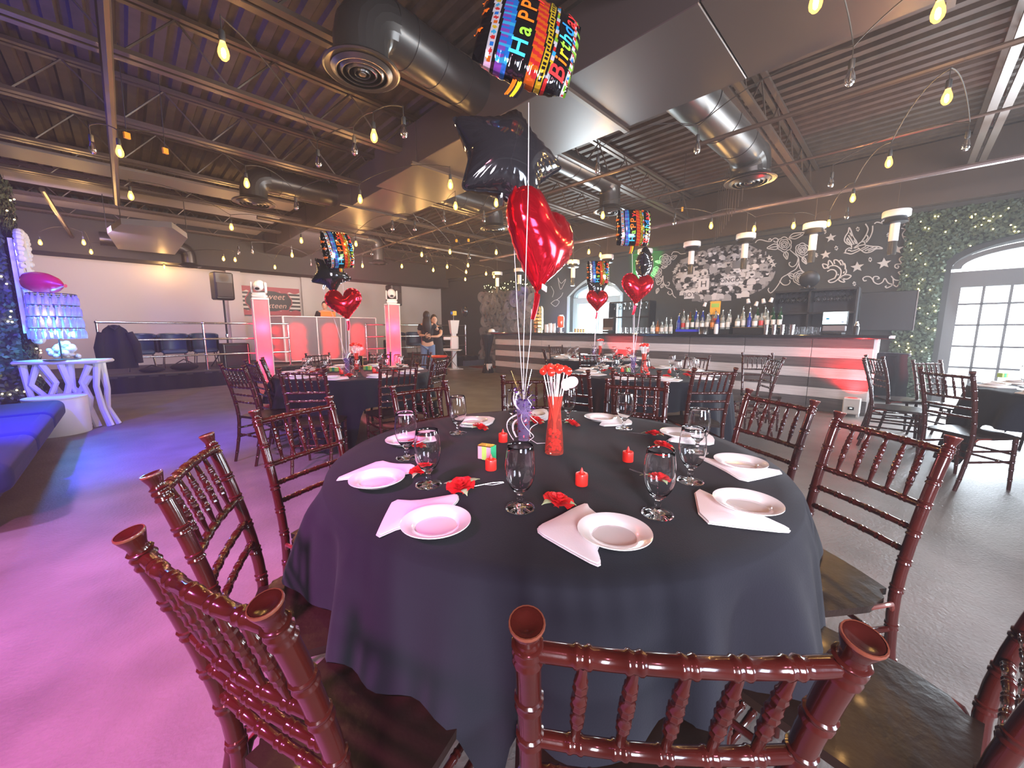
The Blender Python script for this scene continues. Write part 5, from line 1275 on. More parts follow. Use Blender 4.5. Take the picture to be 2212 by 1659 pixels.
P = [(HX+.07, rnd.uniform(HY, 9.0), rnd.uniform(.5, 3.2)) for _ in range(22)]+[(rnd.uniform(-1.6, HX), HY-.07, rnd.uniform(.45, 3.2)) for _ in range(30)]+[(HX-.03-.06*k, HY-.09, .50+.03*math.sin(k*2)) for k in range(12)]
fairy('warm fairy lights scattered over the left ivy wall', P)
# ================================================================== ROSE WALL
t = thing('rose_wall', 'tall panel covered in large black paper roses behind the left bar end', 'flower wall', (0, 0, 0))
RWX = 9.55
MB().box((RWX+.05, 9.85, 1.30), (.08, 2.75, 2.6)).build('panel_board', M_black, t, smooth=False)
mr = MB()
for ring, (n, r, h, op, w) in enumerate([(3, .03, .06, 0, 2.4), (4, .06, .06, .1, 2.0), (5, .10, .055, .35, 1.6), (6, .135, .04, .7, 1.4)]):
    for k in range(n): petal(mr, 2*PI*k/n+ring, r, w, h, op)
mrose = mr.mesh('paper_rose', cmat('charcoal_paper', (.20, .19, .20), .6), True, 25)
for zi in range(12):
    for yi in range(13):
        y = 8.6+.205*yi+(.10 if zi % 2 else 0); z = .12+.215*zi; s = random.uniform(.75, 1.05)
        o = link('paper_rose', mrose, t, (RWX, y, z)); o.rotation_euler = Euler((random.uniform(-.3, .3), -PI/2+random.uniform(-.3, .3), 0)); o.scale = (s, s, s)
t = thing('ivy_garland', 'strip of ivy with fairy lights above the rose wall', 'garland', (0, 0, 0))
MB().box((9.6, 9.6, 2.78), (.10, 2.6, .30)).build('backing', M_foliage2, t, smooth=False)
m = MB(); rnd = random.Random(3)
for k in range(900):
    p = Vector((9.54+rnd.uniform(-.03, .02), rnd.uniform(8.2, 11.1), rnd.uniform(2.6, 2.97))); s = .03; u = Vector((rnd.uniform(-1, 1), rnd.uniform(-1, 1), rnd.uniform(-1, 1))).normalized()*s; v = u.orthogonal().normalized()*s*.6
    m.add([p-u, p+v, p+u, p-v], [(0, 1, 2, 3)])
o = m.build('leaves', M_foliage, t, smooth=False); o['kind'] = 'stuff'
fairy('fairy lights along the garland above the rose wall', [(9.48, rnd.uniform(8.2, 11.0), rnd.uniform(2.62, 2.95)) for _ in range(34)])
spot('blue_rose_wall_beam', (9.0, 8.9, 2.9), (9.55, 9.2, 2.35), 12, (.05, .06, 1), 70)
spot('blue_corner_beam', (9.2, 7.8, 1.3), (9.78, 7.7, 1.6), 10, (.08, .06, 1), 80)
# draped high table with the cap
p = gx(1057, 790, 7.9); t = thing('draped_stand', 'narrow stand under a gathered black cloth at the left bar end', 'stand', (7.75, 8.85, 0))
MB().grid(lambda u, v: ((.05+.13*abs(2*v-1.05)+.012*math.sin(u*50))*math.cos(2*PI*u), (.05+.13*abs(2*v-1.05)+.012*math.sin(u*50))*math.sin(2*PI*u), 1.14*(1-v)), 60, 12, wrapu=True).build('gathered_cloth', M_dkfab, t)
MB().lathe([(.001, 1.14), (.20, 1.14), (.20, 1.16), (.001, 1.16)], seg=24).build('stand_top', M_black, t, smooth=False)
# ================================================================== STAGE
SZ_ = .37
t = thing('stage_platform', 'low black-skirted stage along the white wall', 'stage', (0, 0, 0))
MB().box((3.4, 12.68, SZ_-.03), (12.0, 2.96, .06)).build('deck', cmat('dark_grey_carpet', (.07, .065, .07), .9), t, smooth=False)
MB().grid(lambda u, v: (-2.55+11.9*u, 11.2+.015*math.sin(u*240)+.01*math.sin(u*77), (SZ_-.03)*(1-v)), 260, 4).build('skirt', M_dkfab, t)
MB().box((3.4, 11.2, SZ_), (12.0, .04, .03)).build('edge_trim', M_steel, t, smooth=False)
t = thing('stage_steps', 'blue-grey steps with red mat at the right stage end', 'steps', (9.0, 11.0, 0))
MB().box((.25, .35, .09), (1.3, .6, .18)).build('lower_step', cmat('slate_paint', (.10, .11, .17), .7), t, smooth=False); MB().box((.25, .55, .24), (1.3, .4, .14)).build('upper_step', cmat('slate_paint', (.10, .11, .17), .7), t, smooth=False)
p = gz(1035, 792, 0); t = tag(MB().box((8.9, 10.2, .006), (.9, .9, .012)).build('floor_mat', cmat('red_brown_mat', (.22, .05, .04), .9), smooth=False), 'red brown floor mat before the stage steps', 'mat')
def railing(xs, label, zt=1.45):
    t = thing('stage_railing', label, 'railing', (0, 0, 0)); y = 11.3
    for z in (zt, SZ_+.72, SZ_+.36): MB().tube([(xs[0], y, z), (xs[-1], y, z)], .022, 10).build('rail', M_chrome, t)
    for x in xs:
        MB().tube([(x, y, SZ_), (x, y, zt)], .024, 10).build('post', M_chrome, t)
        MB().lathe([(.001, 0), (.06, 0), (.06, .012), (.03, .02), (.03, .05), (.001, .05)], (x, y, SZ_), 14).build('post_foot', M_chrome, t)
        m = MB()
        for z in (zt, SZ_+.72, SZ_+.36): m.ball((x, y, z), .036, 8, 6)
        m.build('clamp_fitting', M_chrome, t)
railing([-.38, 1.28, 3.02], 'polished three-rail stage railing left of the light booth')
railing([5.10, 7.0, 8.83], 'polished three-rail stage railing right of the light booth')
# jacket over the left rail
t = thing('hanging_jacket', 'dark jacket hung over the left end of the stage railing', 'jacket', (-.14, 11.22, 0))
def jk(u, v):
    w = .17+.08*math.sin(min(1, v*2.2)*PI/2)+.03*v; z = 1.40-.88*v-.10*abs(2*u-1)**2*(1-v)
    return ((u-.5)*2*w, -.06-.05*math.sin(u*PI)-.02*math.sin(u*14), z)
MB().grid(jk, 24, 14).build('jacket_body', M_dkfab, t)
MB().tube([(.20, -.07, 1.25), (.28, -.08, 1.0), (.30, -.07, .62)], [.06, .075, .06], 10).build('sleeve', M_dkfab, t); MB().tube([(-.19, -.07, 1.25), (-.25, -.08, .95), (-.24, -.07, .50)], [.06, .075, .06], 10).build('sleeve', M_dkfab, t)
MB().tube([(-.08, -.10, 1.38), (0, -.14, 1.30), (.08, -.10, 1.38)], .02, 8).build('collar', M_dkfab, t)
# tub chairs
def make_tub():
    t = thing('tub_chair', 'x', 'chair')
    def back(u, v):
        a = PI*(1.10-1.20*u)-PI*0; r = .29
        return (r*math.cos(a), .02+r*math.sin(a)*.85, .40+.42*v*(1-.10*abs(2*u-1)**3))
    m = MB(); m.grid(back, 20, 8); m.grid(lambda u, v: tuple(Vector(back(u, v))*1.0+Vector((-math.cos(PI*(1.10-1.20*u))*.05, -math.sin(PI*(1.10-1.20*u))*.05, 0))), 20, 8)
    m.tube([Vector(back(i/19, 1))-Vector((math.cos(PI*(1.1-1.2*i/19))*.025, math.sin(PI*(1.1-1.2*i/19))*.025, 0)) for i in range(20)], .03, 8); m.build('backrest', M_vinyl, t)
    MB().box((0, 0, .42), (.46, .44, .10), bev=.03).build('seat', M_vinyl, t)
    for sx in (-1, 1):
        for sy in (-1, 1): MB().tube([(sx*.19, sy*.18, .38), (sx*.23, sy*.22, 0)], .012, 8).build('leg', M_chrome, t)
    return t
TU = Maker(make_tub())
for x, l in ((.22, 'navy tub chair on stage beside the hanging jacket'), (.80, 'middle navy tub chair at stage left'), (1.38, 'navy tub chair just left of the left speaker stand')): TU.put((x, 12.2, SZ_), PI+.1 if False else 0, l, 'tub chairs on the stage')
for x, l in ((6.6, 'navy tub chair on stage just right of the right totem'), (7.25, 'navy tub chair on stage left of the hugging women'), (8.2, 'navy tub chair on stage behind the kiosk')): TU.put((x, 12.2, SZ_), 0, l, 'tub chairs on the stage')
t = thing('duffel_bag', 'dark bag lying on the stage under the middle tub chair', 'bag', (.9, 11.62, SZ_)); MB().ball((0, 0, .09), .2, 16, 10, (1.3, .8, .45)).build('bag_body', M_dkfab, t); MB().tube([(-.15, 0, .16), (0, 0, .26), (.15, 0, .16)], .012, 6).build('handle', M_dkfab, t)
t = thing('duffel_bag', 'dark flat bag on the stage beside the jacket', 'bag', (.35, 11.6, SZ_)); MB().ball((0, 0, .06), .2, 16, 10, (1.1, .8, .3)).build('bag_body', M_dkfab, t); MB().tube([(-.12, 0, .10), (0, 0, .16), (.12, 0, .10)], .012, 6).build('handle', M_dkfab, t)
# speakers
def speaker(x, z0, lab, labs, y=12.0, h=.66, w=.40, sub=None):
    t = thing('loudspeaker', lab, 'speaker', (x, y, z0), R(8))
    MB().box((0, 0, h/2), (w, .36, h), bev=.03).build('cabinet', M_black, t, smooth=False); MB().box((0, -.185, h*.36), (w*.84, .02, h*.52), bev=.008).build('grille', cmat('dark_mesh', (.05, .045, .045), .7), t, smooth=False)
    m = MB(); m.T = Matrix.Translation((0, -.185, h*.80)) @ Matrix.Rotation(PI/2, 4, 'X'); m.lathe([(.10, 0), (.09, -.01), (.03, -.05), (.001, -.05)], seg=20); m.build('horn', cmat('dark_mesh', (.05, .045, .045), .7), t)
    MB().lathe([(.001, 0), (.02, 0), (.001, .004)], (0, -.20, h*.12), 10).build('badge', M_chrome, t)
    s = thing('speaker_stand', labs, 'stand', (x, y, SZ_))
    MB().tube([(0, 0, .05), (0, 0, z0-SZ_)], .022, 10).build('pole', M_black, s); MB().tube([(0, 0, .75), (0, 0, .82)], .034, 10).build('collar', M_chrome, s)
    for k in range(3):
        a = .5+k*2*PI/3; MB().tube([(0, 0, .62), (.42*math.cos(a), .42*math.sin(a), .02)], .013, 6).build('leg', M_black, s)
speaker(1.82, 2.03, 'black loudspeaker on a pole at stage left, beside the banner wall', 'black speaker pole stand at stage left')
speaker(6.42, 2.08, 'black loudspeaker behind the right totem', 'black speaker stand behind the right totem')
for x, l in ((1.75, 'black subwoofer box below the left speaker'), (6.1, 'black subwoofer box behind the right totem')):
    t = thing('subwoofer', l, 'speaker', (x+.15, 11.75, SZ_)); MB().box((0, 0, .30), (.56, .5, .60), bev=.02).build('cabinet', M_black, t, smooth=False); MB().box((0, -.255, .30), (.46, .02, .5), bev=.01).build('grille', cmat('dark_mesh', (.05, .045, .045), .7), t, smooth=False)
    for sx in (-.24, .24): MB().box((sx, -.262, .3), (.012, .012, .54)).build('edge_bar', M_chrome, t, smooth=False)
# DJ light booth: hollow, lit from inside
t = thing('light_booth', 'wide white fabric booth lit red from inside on the stage', 'booth', (0, 0, 0))
xs = [3.06, 3.93, 4.60, 4.82, 5.70]; yb = 11.9; z0, z1 = SZ_+.06, 1.66
for a, b in zip(xs[:-1], xs[1:]):
    MB().grid(lambda u, v: (a+(b-a)*u, yb, z0+(z1-z0)*v), 2, 2).build('scrim_panel', M_scrim, t, smooth=False)
MB().grid(lambda u, v: (xs[0]-.28*u, yb+.42*u, z0+(z1-z0)*v), 2, 2).build('scrim_panel', M_scrim, t, smooth=False)
MB().grid(lambda u, v: (xs[-1]+.04*u, yb+.5*u, z0+(z1-z0)*v), 2, 2).build('scrim_panel', M_scrim, t, smooth=False)
for x in xs+[xs[0]+.02]: MB().tube([(x, yb-.012, z0), (x, yb-.012, z1)], .018, 8).build('frame_post', M_white, t)
for z in (z0, z1): MB().tube([(xs[0]-.28, yb+.42, z), (xs[0], yb-.012, z), (xs[-1], yb-.012, z)], .016, 8).build('frame_rail', M_white, t)
MB().box((4.4, yb+.65, z0+.02), (2.7, .5, .03)).build('floor_board', M_black, t, smooth=False)
MB().grid(lambda u, v: (3.0+2.8*u, yb+.62, z0+(z1-z0-.1)*v), 2, 2).build('inner_drape', M_dkfab, t, smooth=False)
for x, pw_ in ((3.40, 26), (4.28, 26), (5.10, 22), (5.50, 22), (2.95, 10)): [spot('booth_uplight', (x, yb+.52, z0+dz), (x, yb, z0+dz-.05), pw_*1.1, (1, .006, .012), 62, 1, .03) for dz in (.28, .58, .88)]
t = thing('laptop', 'laptop glowing red on the booth top', 'laptop', (4.28, 11.95, 1.67), R(4)); MB().box((0, .12, .01), (.36, .24, .02)).build('keyboard_base', M_black, t, smooth=False); MB().box((0, 0, .08), (.42, .012, .15), rot=Matrix.Rotation(.15, 3, 'X')).build('lid', M_screenr, t, smooth=False)
t = thing('booth_table', 'dark equipment table inside the light booth', 'table', (0, 0, 0)); MB().box((4.4, 12.3, 1.62), (2.4, .6, .04)).build('tabletop', M_black, t, smooth=False)
for x in (3.3, 5.5): MB().box((x, 12.45, 1.0), (.05, .3, 1.22)).build('leg', M_black, t, smooth=False)
# totems with moving heads
def totem(p, lab, labh):
    t = thing('light_totem', lab, 'totem', (p[0], p[1], 0), R(-8)); w, h = .32, 1.98
    MB().lathe([(.001, 0), (.30, 0), (.30, .02), (.001, .02)], seg=4).build('base_plate', M_chrome, t, smooth=False)
    for sx, sy, r_ in ((0, -1, 0), (0, 1, 0), (-1, 0, 1), (1, 0, 1)):
        if r_: MB().grid(lambda u, v: (sx*w/2, (u-.5)*w, .03+h*v), 2, 2).build('scrim_panel', M_scrim, t, smooth=False)
        else: MB().grid(lambda u, v: ((u-.5)*w, sy*w/2, .03+h*v), 2, 2).build('scrim_panel', M_scrim, t, smooth=False)
    for sx in (-1, 1):
        for sy in (-1, 1): MB().tube([(sx*w/2, sy*w/2, .02), (sx*w/2, sy*w/2, h+.04)], .014, 6).build('corner_rail', M_white, t)
    MB().box((0, 0, h+.05), (w+.04, w+.04, .05), bev=.01).build('top_plate', M_white, t, smooth=False)
    l = point('totem_lamp', (p[0], p[1], .50), 26, (1, .008, .05), .08); l2 = point('totem_lamp_high', (p[0], p[1], 1.35), 18, (1, .015, .06), .08)
    b = thing('moving_head_light', labh, 'stage light', (p[0], p[1], h+.075), R(-25))
    MB().box((0, 0, .05), (.30, .26, .10), bev=.03).build('base', M_white, b); MB().box((0, 0, .115), (.28, .16, .035), bev=.012).build('yoke_plate', M_white, b)
    for sx in (-1, 1): MB().box((sx*.145, 0, .25), (.04, .13, .26), bev=.018).build('yoke_arm', M_white, b)
    m = MB(); m.T = Matrix.Translation((0, 0, .29)) @ Matrix.Rotation(R(-62), 4, 'X'); m.lathe([(.001, -.16), (.07, -.15), (.115, -.05), (.12, .05), (.10, .13), (.06, .165), (.001, .17)], seg=20); m.build('head', M_white, b)
    m = MB(); m.T = Matrix.Translation((0, -.13, .22)) @ Matrix.Rotation(R(62+40), 4, 'X'); m.lathe([(.001, 0), (.05, 0), (.045, .02), (.001, .028)], seg=16, sy=.7); m.build('lens', M_black, b)
totem(gz(577, 826, 0), 'tall square totem glowing pink-red left of the booth', 'white moving-head light on the left totem')
totem(gz(853, 806, 0), 'tall square totem glowing pink-red right of the booth', 'white moving-head light on the right totem')
# banner
bt = thing('banner', 'Sweet Sixteen banner with black plaque and stripes on the white wall', 'banner', (3.30, 14.08, 1.75))
BW, BH = .92, .86
MB().box((0, .0, BH/2), (BW*1.9, .012, BH)).build('banner_sheet', M_label, bt, smooth=False)
for k in range(5): MB().box((0, -.009, BH*(.20+.14*k)), (BW*1.9, .004, BH*.07)).build('black_stripe', M_black, bt, smooth=False)
def scal(z, h, dirn):
    P = [(-BW*.95, 0), (-BW*.95, h)]; P = []
    for i in range(61):
        u = i/60; P.append((-BW*.95+BW*1.9*u, -.013, z+dirn*(h*.7+h*.3*abs(math.sin(u*PI*6)))))
    P += [(BW*.95, -.013, z), (-BW*.95, -.013, z)]
    return [Vector(p) for p in P]
for z, d in ((BH, -1), (0, 1)): MB().prism(scal(z, BH*.2, d), (0, 1, 0), .004).build('scalloped_border', cmat('rose_glitter', (.42, .10, .12), .5), bt, smooth=False)
plq = lambda g, yy: [Vector((math.copysign(abs(math.cos(a))**.6, math.cos(a))*(.60+g+.02*math.cos(8*a)), yy, BH*.5+math.copysign(abs(math.sin(a))**.6, math.sin(a))*(.29+g+.02*math.cos(8*a)))) for a in [2*PI*i/64 for i in range(64)]]
MB().prism(plq(.025, -.018), (0, 1, 0), .004).build('plaque_border', cmat('rose_glitter', (.42, .10, .12), .5), bt, smooth=False)
MB().prism(plq(0, -.022), (0, 1, 0), .004).build('plaque', M_black, bt, smooth=False)
MG = cmat('rose_gold_print', (.62, .38, .30), .35)
text_obj('Sweet', .26, MG, bt, (.10, -.024, BH*.66), (PI/2, 0, 0), .001, shear=.3); text_obj('Sixteen', .24, MG, bt, (.10, -.024, BH*.34), (PI/2, 0, 0), .001, shear=.3)
# kiosk
p = gz(982, 797, 0); t = thing('photo_kiosk', 'white pedestal kiosk with tapered head right of the hugging women', 'kiosk', p, PSI-PI/2+R(25))
MB().box((0, 0, .01), (.46, .46, .02), bev=.005).build('base_plate', M_white, t, smooth=False); MB().box((0, .03, .60), (.15, .13, 1.18), bev=.01).build('column', M_white, t, smooth=False)
m = MB(); m.add([(-.15, -.15, 1.60), (.15, -.15, 1.60), (.15, .12, 1.60), (-.15, .12, 1.60), (-.10, -.08, 1.17), (.10, -.08, 1.17), (.10, .10, 1.17), (-.10, .10, 1.17)], [(0, 1, 2, 3), (7, 6, 5, 4), (0, 4, 5, 1), (1, 5, 6, 2), (2, 6, 7, 3), (3, 7, 4, 0)]); m.build('head', M_white, t, smooth=False)
MB().tube([(0, 0, 1.60), (0, 0, 1.76)], .012, 8).build('mast', M_chrome, t)
t2 = thing('kiosk_camera', 'yellow cube camera with blue lens on the kiosk mast', 'camera', p+Vector((0, 0, 1.76)), PSI-PI/2+R(25)); MB().box((.03, 0, .07), (.13, .11, .14), bev=.012).build('camera_body', M_yellow, t2, smooth=False); MB().box((-.07, -.02, .075), (.07, .07, .09), bev=.012).build('blue_lens_hood', M_blue, t2, smooth=False); text_obj('A', .07, M_black, t2, (.03, -.057, .07), (PI/2, 0, 0), .001)
p = gf(1005, 672, 13); t = thing('round_balloon', 'black round balloon on the dark wall behind the kiosk', 'balloon', p); MB().ball((0, 0, 0), .15, 20, 14, (.8, .8, 1.15)).build('balloon_skin', M_foilblk, t); MB().tube([(0, 0, -.17), (0, 0, -.19)], [.01, .02], 8).build('knot', M_foilblk, t)
p = gz(968, 790, 0); q = gf(975, 756, 12.6)
t = thing('photo_printer', 'white photo printer on a small folding table behind the kiosk', 'printer', (q.x, q.y, .66), PSI-PI/2+.2); MB().box((.10, 0, .22), (.26, .30, .42), bev=.03).build('printer_body', M_white, t, smooth=False); MB().box((-.12, 0, .36), (.26, .26, .10), bev=.02).build('printer_top', M_white, t, smooth=False); MB().box((-.14, 0, .02), (.26, .22, .03), bev=.01).build('print_tray', M_white, t, smooth=False)
t = thing('folding_table', 'small white folding table under the photo printer', 'table', (q.x, q.y, 0), PSI-PI/2); MB().box((0, 0, .64), (.66, .40, .03), bev=.008).build('tabletop', M_white, t, smooth=False)
for sx in (-1, 1): MB().tube([(sx*.22, -.15, .63), (-sx*.22, .12, 0)], .012, 6).build('leg', M_chrome, t)
# ================================================================== LEFT CORNER: sofa, console, lamp
t = thing('sofa', 'navy blue velvet sofa at the left edge', 'sofa', (-1.13, 5.52, 0))

def soft(name, c, d, w, m, par):
    o = MB().box(c, d).build(name, m, par, ang=60); b = o.modifiers.new('b', 'BEVEL'); b.width = w; b.segments = 5; b.limit_method = 'ANGLE'; return o
for k in range(3): soft('seat_cushion', (.06, -1.07+1.07*k, .37), (.94, 1.055, .21), .075, M_sofa, t)
soft('base', (-.02, 0, .17), (.74, 3.1, .26), .04, M_sofa, t); soft('backrest', (-.52, 0, .60), (.25, 3.3, .62), .10, M_sofa, t)
cr = gz(130, 932, 0)
t = thing('drum_stool', 'white cylindrical drum stool before the branch console', 'stool', (-.70, 7.45, 0)); MB().lathe([(.001, 0), (.27, 0), (.275, .01), (.275, .46), (.265, .475), (.001, .475)], seg=40).build('drum_body', M_white, t); MB().lathe([(.276, .452), (.280, .455), (.280, .47), (.276, .474)], seg=40).build('top_rim', M_white, t)
t = thing('branch_console', 'white console table on tangled branch legs', 'console table', (-.60, 7.83, 0), PSI-PI/2+R(20))
MB().box((0, 0, .885), (.86, .36, .05), bev=.018).build('table_top', M_white, t)
BR = [[(-.36, -.10, .86), (-.33, -.12, .55), (-.30, -.10, .25), (-.34, -.12, 0)], [(-.34, .08, .86), (-.12, .0, .50), (.10, -.05, .22), (.18, -.08, 0)], [(-.22, -.1, .86), (-.30, -.12, .60), (-.12, -.1, .35), (-.22, -.1, 0)], [(-.05, .0, .86), (.02, .02, .5), (.0, .0, .2), (-.08, .02, 0)], [(.10, -.1, .86), (.08, -.08, .55), (.22, -.1, .30), (.30, -.12, 0)], [(.20, .08, .86), (.12, .05, .60), (.16, .04, .30), (.10, .05, 0)],
      [(-.16, -.13, .86), (-.05, -.13, .62), (-.14, -.12, .42), (-.02, -.13, .2)], [(.02, -.12, .86), (.07, -.12, .6), (.0, -.11, .36), (.06, -.12, 0)], [(.30, -.12, .84), (.20, -.12, .62), (.26, -.12, .40), (.20, -.12, .1)], [(.37, .0, .86), (.40, -.02, .5), (.37, -.02, .25), (.44, .02, 0)],
      [(.36, -.08, .86), (.33, -.10, .55), (.36, -.10, .25), (.42, -.10, 0)], [(.30, .08, .86), (.36, .06, .5), (.32, .08, .2), (.38, .1, 0)], [(.28, -.1, .70), (.14, -.1, .45), (-.02, -.1, .35), (-.10, -.1, .40)], [(-.30, -.08, .35), (-.10, -.05, .30), (.05, -.08, .40)]]
for P in BR: MB().tube(P, [.040, .034, .036, .040][:len(P)], 8).build('branch_leg', M_white, t)
lc = Vector((-.62, 7.80, .91))
t = thing('bottle_lamp', 'lamp with a tiered shade of hanging glass bottles glowing cyan at its base', 'lamp', lc, 0)
MB().lathe([(.001, 0), (.17, 0), (.17, .008), (.02, .018), (.001, .02)], seg=28).build('lamp_base', cmat('dark_bronze', (.08, .05, .04), .4, .8), t)
MB().tube([(0, 0, .015), (0, 0, .84)], .009, 8).build('lamp_stem', M_black, t)
lb = MB(); lb.lathe([(.001, 0), (.022, 0), (.025, .01), (.024, .085), (.010, .11), (.009, .135), (.012, .137), (.001, .14)], seg=12)
lbm = lb.mesh('hanging_bottle', mat('pale_violet_bottle_glass', (.72, .66, .95), .08, trans=.75, ior=1.25), True, 60)
for tier in range(4):
    rr = .235-.008*tier; z = .28+.145*tier; n = 20
    MB().tube([(rr*math.cos(2*PI*i/32), rr*math.sin(2*PI*i/32), z+.135) for i in range(32)], .006, 6, closed=True).build('tier_ring', M_black, t)
    for k in range(n):
        a = 2*PI*(k+.5*(tier % 2))/n; o = link('hanging_bottle', lbm, t, (rr*math.cos(a), rr*math.sin(a), z)); 
for k in range(4): MB().tube([(0, 0, .80), (.22*math.cos(k*PI/2), .22*math.sin(k*PI/2), .84)], .005, 5).build('spoke', M_black, t)
for q, (dx, dy) in enumerate(((-.05, -.12), (.12, -.09))):
    MB().ball((dx, dy, .33), .030, 12, 8).build('cyan_lamp_bulb', cmat('x', (1, 1, 1)) if False else (MATS.get('cyan_bulb') or mat('cyan_bulb', (.2, .8, 1), .3, emis=(.10, .62, 1), estr=22)), t)
point('cyan_lamp_glow', lc+Vector((.0, -.02, .36)), 34, (.05, .45, 1), .04)
point('blue_lamp_spill', lc+Vector((-.05, -.30, .55)), 22, (.10, .08, 1), .05)
t = thing('coral_sculpture', 'white coral-like cluster sculpture under the bottle lamp', 'sculpture', lc+Vector((.02, .10, 0)))
m = MB(); rnd = random.Random(2)
for k in range(38):
    a = rnd.uniform(0, 6.28); r_ = rnd.uniform(0, .13); z = rnd.uniform(.02, .22)*(1-r_*2.5)+.02; m.ball((r_*math.cos(a), r_*math.sin(a)*.7, z), rnd.uniform(.025, .045), 8, 6)
m.build('coral_cluster', M_white, t)
t = thing('latex_balloon', 'deep red balloon lying on top of the bottle lamp', 'balloon', lc+Vector((-.06, .02, .985)), PSI-PI/2)
m = MB(); m.T = Matrix.Rotation(R(97), 4, 'Y'); m.lathe([(.001, -.24), (.06, -.225), (.115, -.16), (.135, -.06), (.13, .04), (.10, .14), (.055, .21), (.018, .25), (.012, .27), (.022, .285)], seg=28); m.build('balloon_skin', mat('red_latex', (.60, .02, .06), .35, coat=.2), t)
t = thing('ornate_frame', 'white ornate carved mirror frame on the left ivy wall, seen edge on', 'mirror', (0, 0, 0))
def fr(u, v):   # frame plane X ~ HX+.1
    a = 2*PI*u; s = 1 if v < .5 else .78; e = .45
    y = 8.40+math.copysign(abs(math.cos(a))**e, math.cos(a))*.32*s; z = 1.86+math.copysign(abs(math.sin(a))**e, math.sin(a))*.70*s
    return (HX+.10+.04*math.sin(v*PI)+.006*math.sin(a*40), y, z)
MB().grid(fr, 120, 7, wrapu=True).build('carved_border', M_white, t)
m = MB()
for k in range(60):
    a = 2*PI*k/60; y = 8.40+math.copysign(abs(math.cos(a))**.45, math.cos(a))*.33; z = 1.86+math.copysign(abs(math.sin(a))**.45, math.sin(a))*.71; m.ball((HX+.13, y, z), .035 if k % 2 else .048, 7, 5)
cs_ = m.build('carved_scroll', M_white, t); cs_['kind'] = 'stuff'; MB().box((HX+.09, 8.40, 1.86), (.015, .50, 1.10)).build('mirror_glass', M_chrome, t, smooth=False); MB().box((HX+.06, 8.40, 1.86), (.04, .56, 1.2)).build('frame_back', M_white, t, smooth=False)
# ================================================================== PEOPLE
def skin_mesh(name, verts, edges, radii, m, parent=None, root=0, sub=2):
    me = bpy.data.meshes.new(name); me.from_pydata([Vector(v) for v in verts], edges, []); o = link(name, me, parent)
    me.materials.append(m)
    md = o.modifiers.new('s', 'SKIN'); md.use_smooth_shade = True
    for i, r_ in enumerate(radii):
        q = me.skin_vertices[0].data[i]; q.radius = r_ if isinstance(r_, tuple) else (r_, r_); q.use_root = (i == root)
    s = o.modifiers.new('d', 'SUBSURF'); s.levels = sub; s.render_levels = sub
    dg = bpy.context.evaluated_depsgraph_get(); ev = o.evaluated_get(dg); nm = bpy.data.meshes.new_from_object(ev); o.modifiers.clear(); o.data = nm; nm.materials.clear(); nm.materials.append(m)
    nm.polygons.foreach_set('use_smooth', [True]*len(nm.polygons)); return o
def head(par, z, yaw, hairm, long_hair=False, cap=False):
    h = bpy.data.objects.new('head', None)
    m = MB(); m.T = Matrix.Translation((0, 0, z)) @ Matrix.Rotation(yaw, 4, 'Z')
    m.ball((0, 0, 0), .105, 20, 14, (.74, .90, 1.10)); m.ball((0, -.095, -.015), .016, 8, 6, (.8, 1.2, 1.3))
    for sx in (-1, 1): m.ball((sx*.078, .005, -.005), .022, 8, 6, (.4, .8, 1.2))
    m.tube([(0, .01, -.16), (0, 0, -.06)], [.052, .05], 12); m.ball((0, -.055, -.07), .05, 12, 8, (.9, .9, .8))
    m.build('head', M_skin, par)
    e = MB(); e.T = m.T
    for sx in (-1, 1): e.ball((sx*.030, -.088, .012), .008, 8, 6)
    e.build('eyes', M_black, par)
    l = MB(); l.T = m.T; l.ball((0, -.095, -.052), .014, 10, 6, (1.5, .5, .4)); l.build('mouth', cmat('lips', (.45, .15, .13), .5), par)
    hm = MB(); hm.T = m.T; hm.ball((0, .022, .025), .112, 20, 14, (.78, .92, 1.05))
    if long_hair:
        hm.grid(lambda u, v: ((.085+.045*v)*math.cos(PI*u)*(1+.0*v), .045+(.060+.035*v)*math.sin(PI*u), .05-.50*v), 16, 14)
        hm.tube([(0, .05, .03), (0, .085, -.12), (0, .095, -.30), (0, .09, -.46)], [.09, .10, .115, .07], 14)
    hm.build('hair', hairm, par)
def hand(par, wrist, dirv, up, m=None):
    """palm plus five separate bent fingers"""
    d = Vector(dirv).normalized(); u = Vector(up).normalized(); s = d.cross(u).normalized(); w = Vector(wrist)
    V = [w, w+d*.045, w+d*.085]; E = [(0, 1), (1, 2)]; Rr = [.024, (.036, .018), (.034, .016)]
    for k, (off, ln) in enumerate(((-.030, .062), (-.010, .072), (.010, .068), (.030, .052))):
        b = len(V); V += [w+d*.085+s*off, w+d*(.085+ln*.5)+s*off*1.15-u*.004, w+d*(.085+ln)+s*off*1.15-u*.018]; E += [(2, b), (b, b+1), (b+1, b+2)]; Rr += [.010, .009, .008]
    b = len(V); V += [w+d*.030-s*.040, w+d*.060-s*.060-u*.008, w+d*.085-s*.062-u*.014]; E += [(1, b), (b, b+1), (b+1, b+2)]; Rr += [.012, .010, .009]
    return V, E, Rr
pw_ = gf(926, 815, 9.9); pw_.z = 0
yaw0 = PSI-PI/2
wm = thing('person', 'long-haired person in black top and blue jeans, back to camera, hugging another', 'person', pw_, yaw0+R(8))
